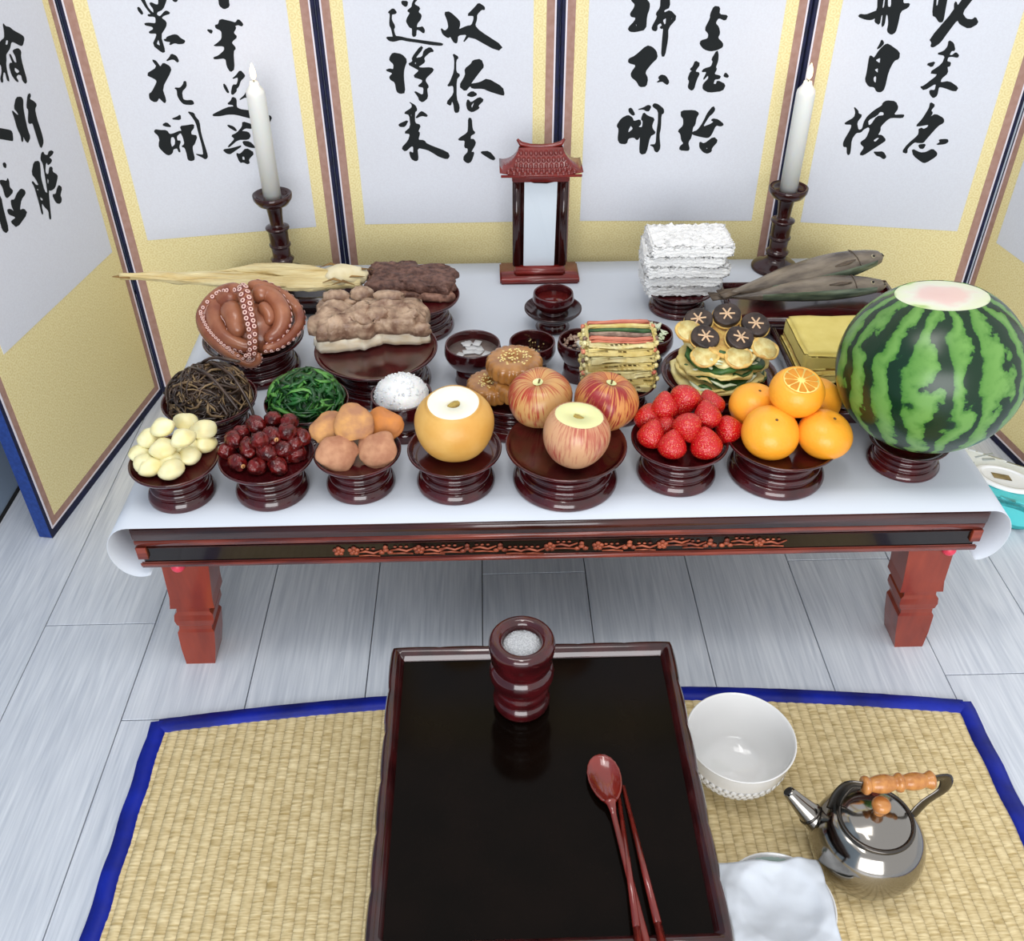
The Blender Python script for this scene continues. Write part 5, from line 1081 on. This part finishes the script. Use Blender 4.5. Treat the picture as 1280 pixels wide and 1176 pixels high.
# incense burner
q = P(652, 878, TF); t = thing('incense_burner', 'dark red ribbed wooden incense burner standing on the tray table', 'incense burner', (q.x, q.y, TF))
pr = [(0, 0), (.030, 0), (.0335, .003), (.036, .010), (.0355, .017), (.0325, .022), (.0315, .026), (.034, .030), (.0345, .036), (.032, .042), (.0335, .047), (.0385, .054), (.0400, .062), (.0385, .070), (.0350, .076), (.0345, .081), (.0380, .087), (.0385, .096), (.0400, .104), (.0405, .112), (.0385, .119), (.0345, .122), (.0295, .122), (.0255, .119), (.0235, .114), (.0235, .100), (0, .100)]
part('body', lathe([pr[0]]+smoothprof(pr[1:-1], 3)+[pr[-1]], 56), 'lacquer', t)
mb = MB(); mb.add(lathe([(0, .104), (.0228, .104), (.0232, .110), (.015, .1135), (0, .1145)], 32))
for i in range(260):
    a_ = R.uniform(0, 6.28); d = .0215*R.random()**.5; mb.add(ico(.0011, 0), T(d*math.cos(a_), d*math.sin(a_), .1135-.003*(d/.022)**2, 1, R.uniform(0, 3), 0, (1.6, 1, 1)))
tag(part('rice_grains', mb, 'sand', None, (q.x, q.y, TF)), 'white rice grains filling the incense burner', 'grain', kind='stuff')
# spoon and chopsticks
A = P(756, 975, TF+.006); B = P(812, 1200, TF+.006)
d = (B-A); d.z = 0; d.normalize()
t = thing('spoon', 'red-brown lacquered wooden spoon lying on the tray table', 'spoon', (A.x, A.y, TF+.0008)); t.rotation_euler = (0, 0, math.atan2(d.y, d.x))
v = []; f = []; n = 20; m_ = 12
for j in range(m_+1):
    r_ = j/m_
    for i in range(n):
        a_ = 2*math.pi*i/n; ex = .0330*math.cos(a_)*r_; ey = .0195*math.sin(a_)*r_*(1-.12*math.cos(a_)); v.append((ex, ey, .0025+.0075*r_**2.2))
for j in range(m_+1):
    r_ = j/m_
    for i in range(n):
        a_ = 2*math.pi*i/n; v.append((.0330*math.cos(a_)*r_*1.03, .0195*math.sin(a_)*r_*(1-.12*math.cos(a_))*1.03, .0002+.0078*r_**2.4))
o = n*(m_+1)
for j in range(m_):
    for i in range(n):
        k = (i+1) % n; f.append((j*n+i, j*n+k, (j+1)*n+k, (j+1)*n+i)); f.append((o+j*n+i, o+(j+1)*n+i, o+(j+1)*n+k, o+j*n+k))
for i in range(n): k = (i+1) % n; f.append((m_*n+i, m_*n+k, o+m_*n+k, o+m_*n+i))
part('spoon_bowl', (v, f), 'utensil', t)
part('handle', tube(smoothprof([(.030, 0, .0085), (.040, 0, .0090), (.055, 0, .0070), (.12, 0, .0085), (.19, 0, .0125), (.265, 0, .0190)], 5), [.0085+(.0034-.0085)*min(1, i/8)**.5+(.0012*max(0, i-12)/14) for i in range(26)], 10, flat=.55), 'utensil', t)
for p0, p1, lb in (((772, 985), (797, 1182), 'lacquered wooden chopstick nearer the spoon handle'), ((779, 982), (826, 1182), 'outer right lacquered wooden chopstick beside the spoon')):
    A = P(*p0, TF+.003); B = P(*p1, TF+.003); d = (B-A).normalized(); t = thing('chopstick', lb, 'chopstick', (A.x, A.y, TF)); t.rotation_euler = (0, 0, math.atan2(d.y, d.x))
    part('shaft', tube([(0, 0, .0024), (.10, 0, .0090), (.17, 0, .0138)], [.0022, .0034, .0042], 10), 'utensil', t); part('grip_end', tube([(.169, 0, .0138), (.255, 0, .0196)], [.0042, .0046], 4), 'utensil', t)

# ================================================================ THINGS ON THE MAT
MZ = .004
q = P(925, 925, .085); t = thing('porcelain_bowl', 'deep white porcelain bowl on the mat beside the tray table', 'bowl', (q.x, q.y, MZ))
pr = [(0, 0), (.034, 0), (.036, .006), (.050, .018), (.064, .042), (.071, .072), (.0735, .088), (.0738, .090), (.0715, .0895), (.068, .072), (.061, .044), (.047, .021), (.030, .012), (0, .010)]
part('bowl_body', lathe([pr[0]]+smoothprof(pr[1:-1], 4)+[pr[-1]], 64), 'porcelain', t)
mb = MB()
for r_ in range(3):
    for i in range(44):
        a_ = 2*math.pi*(i+.5*(r_ % 2))/44; z = .038+.009*r_; rr_ = (.0615, .0658, .0686)[r_]
        mb.add(ico(1, 1), T(rr_*math.cos(a_), rr_*math.sin(a_), z, 0, 0, a_, (.0004, .0052, .0054)))
part('embossed_scales', mb, 'porcelain', t)['kind'] = 'stuff'
# bowl with folded cloth
q = P(974, 1132, .045); t = thing('rimmed_bowl', 'white bowl with a pale green inside, under the folded white cloth', 'bowl', (q.x, q.y, MZ))
pr = [(0, 0), (.035, 0), (.036, .005), (.055, .018), (.066, .042), (.0675, .045), (.0665, .046), (.064, .0445), (.052, .021), (.033, .010), (0, .009)]
part('bowl_body', lathe([pr[0]]+smoothprof(pr[1:-1], 4)+[pr[-1]], 56), 'porcelain', t); part('green_glaze', lathe([(.0640, .0440), (.0600, .0372), (.0525, .0235), (.034, .0125), (0, .0115)], 48), 'celadon', t)
qx, qy = q.x, q.y; v = []; f = []; n = 44
for j in range(n+1):
    for i in range(n+1):
        u = -1+2*i/n; w = -1+2*j/n; x = u*.063+.004*nz((u*2, w*2, 0), 1, 3)-.002; y = w*.064-.010+.004*nz((u*2, w*2, 4), 1, 8)
        if u < -.2 and w > .5: x -= .006*(w-.5)
        d = math.hypot(x, y); z = .048-.016*max(0, 1-(d/.052)**2)+.0040*nz((u*1.6, w*1.6, 0), 1.4, 1)+.0008*nz((u*5, w*5, 0), 1.2, 2)-.32*max(0, d-.066)
        v.append((x, y, z+.002))
for j in range(n):
    for i in range(n): f.append((j*(n+1)+i, j*(n+1)+i+1, (j+1)*(n+1)+i+1, (j+1)*(n+1)+i))
nap = part('folded_cloth', (v, f), 'cloth', None, (qx, qy, MZ)); m_ = nap.modifiers.new('thick', 'SOLIDIFY'); m_.thickness = .0016; m_.offset = 1
tag(nap, 'folded white cloth lying over the low bowl at the bottom of the mat', 'cloth')

# kettle
kc = P(1083, 1052, .055); t = thing('kettle', 'round stainless steel kettle with a turned light-wood handle on the mat', 'kettle', (kc.x, kc.y, MZ), .0)
pr = [(0, 0), (.038, 0), (.046, .003), (.060, .018), (.0690, .042), (.0695, .060), (.063, .080), (.052, .094), (.045, .0985), (.0445, .101), (.0, .101)]
part('body', lathe([pr[0]]+smoothprof(pr[1:-1], 5)+[pr[-1]], 72), 'steel', t)
part('collar', lathe([(.043, .099), (.0465, .099), (.0475, .102), (.0465, .105), (.0425, .105), (.0415, .102)], 48), 'dark_steel', t)
ld = part('lid', lathe(smoothprof([(.042, .104), (.034, .109), (.020, .114), (.008, .1165), (0, .117)], 4), 48), 'steel', t)
part('knob', lathe(smoothprof([(0, .1165), (.006, .1165), (.0065, .121), (.010, .127), (.0115, .133), (.008, .139), (0, .141)], 3), 28), 'grip', ld)
sp = [(-.046, .018, .052), (-.064, .028, .067), (-.080, .037, .081), (-.096, .046, .096)]
s_ = part('spout', tube(smoothprof(sp, 5), [.0200-.0128*i/15 for i in range(16)], 20), 'steel', t)
part('spout_opening', tube([(-.0955, .0456, .0955), (-.0968, .0464, .0968)], .0062, 18), 'gap', s_)
part('spout_ring', tube([(-.0660, .0290, .0685), (-.0680, .0302, .0704)], .0160, 20), 'dark_steel', s_)
# strap handle over the top
hd = part('handle_strap', tube(smoothprof([(-.046, .020, .095), (-.044, .022, .120), (-.036, .020, .146), (-.022, .016, .150)], 5), .0085, 10, flat=.18, up=(.3, 1, .1)), 'dark_steel', t)
part('handle_strap', tube(smoothprof([(.052, .012, .084), (.068, .020, .104), (.088, .025, .124), (.083, .024, .150), (.066, .022, .150)], 5), .0085, 10, flat=.18, up=(0, 1, .1)), 'dark_steel', t)
gp = [(0, 0), (.0095, 0), (.0115, .003), (.0105, .007), (.0085, .010), (.0105, .018), (.0115, .028), (.0095, .036), (.0085, .040), (.0115, .044), (.0115, .048), (.0085, .051), (.0105, .060), (.0105, .070), (.0085, .078), (.0105, .083), (.0115, .086), (.0095, .089), (0, .089)]
part('wooden_grip', lathe([gp[0]]+smoothprof(gp[1:-1], 3)+[gp[-1]], 28), 'grip', t, (-.022, .016, .150), (0, math.pi/2, .06))

# wet-wipe pack on the floor beyond the table
c_ = P(1234, 596, .05); t = thing('wet_wipe_pack', 'soft white and turquoise wet-wipe pack with plastic lid, on the floor right of table', 'wipes pack', (c_.x, c_.y, 0)); t.rotation_euler = (0, 0, -.62)
def pil(p):
    e = max(abs(p.x)/.105, abs(p.y)/.062); p = p.copy()
    if e > .8 and abs(p.x) > .085: p.z = .030+(p.z-.030)*max(.05, 1-(abs(p.x)-.085)/.018)
    return p+Vector((0, 0, .003*nz(p, 30)))
part('film_top', rbox(-.105, .105, -.010, .062, .002, .060, .012, 3, cuts=14, fn=pil), 'wipes_white', t); part('film_front', rbox(-.103, .103, -.066, -.008, .001, .058, .012, 3, cuts=14, fn=pil), 'wipes_blue', t)
ld = part('lid', (lambda q: q)(lathe(smoothprof([(0, .0), (.036, 0), (.038, .003), (.035, .006), (.029, .0062), (.027, .0045), (0, .0045)], 2), 40)), 'wipes_lid', t, (.030, -.004, .0585)); ld.scale = (1.5, .92, 1)
part('lid_emblem', rbox(-.012, .010, -.008, .008, .0044, .0056, .0005, 1), 'wipes_brown', ld, (-.004, 0, 0), (0, 0, .4))
for i, (x, y, sx, sy) in enumerate(((-.060, .030, .008, .004), (-.045, .010, .016, .003), (-.010, .042, .012, .003), (-.020, .050, .020, .002))):
    part('printed_mark', rbox(-sx, sx, -sy, sy, 0, .0012, .0004, 1), 'wipes_print', t, (x, y, .0605), (0, 0, .3*i))
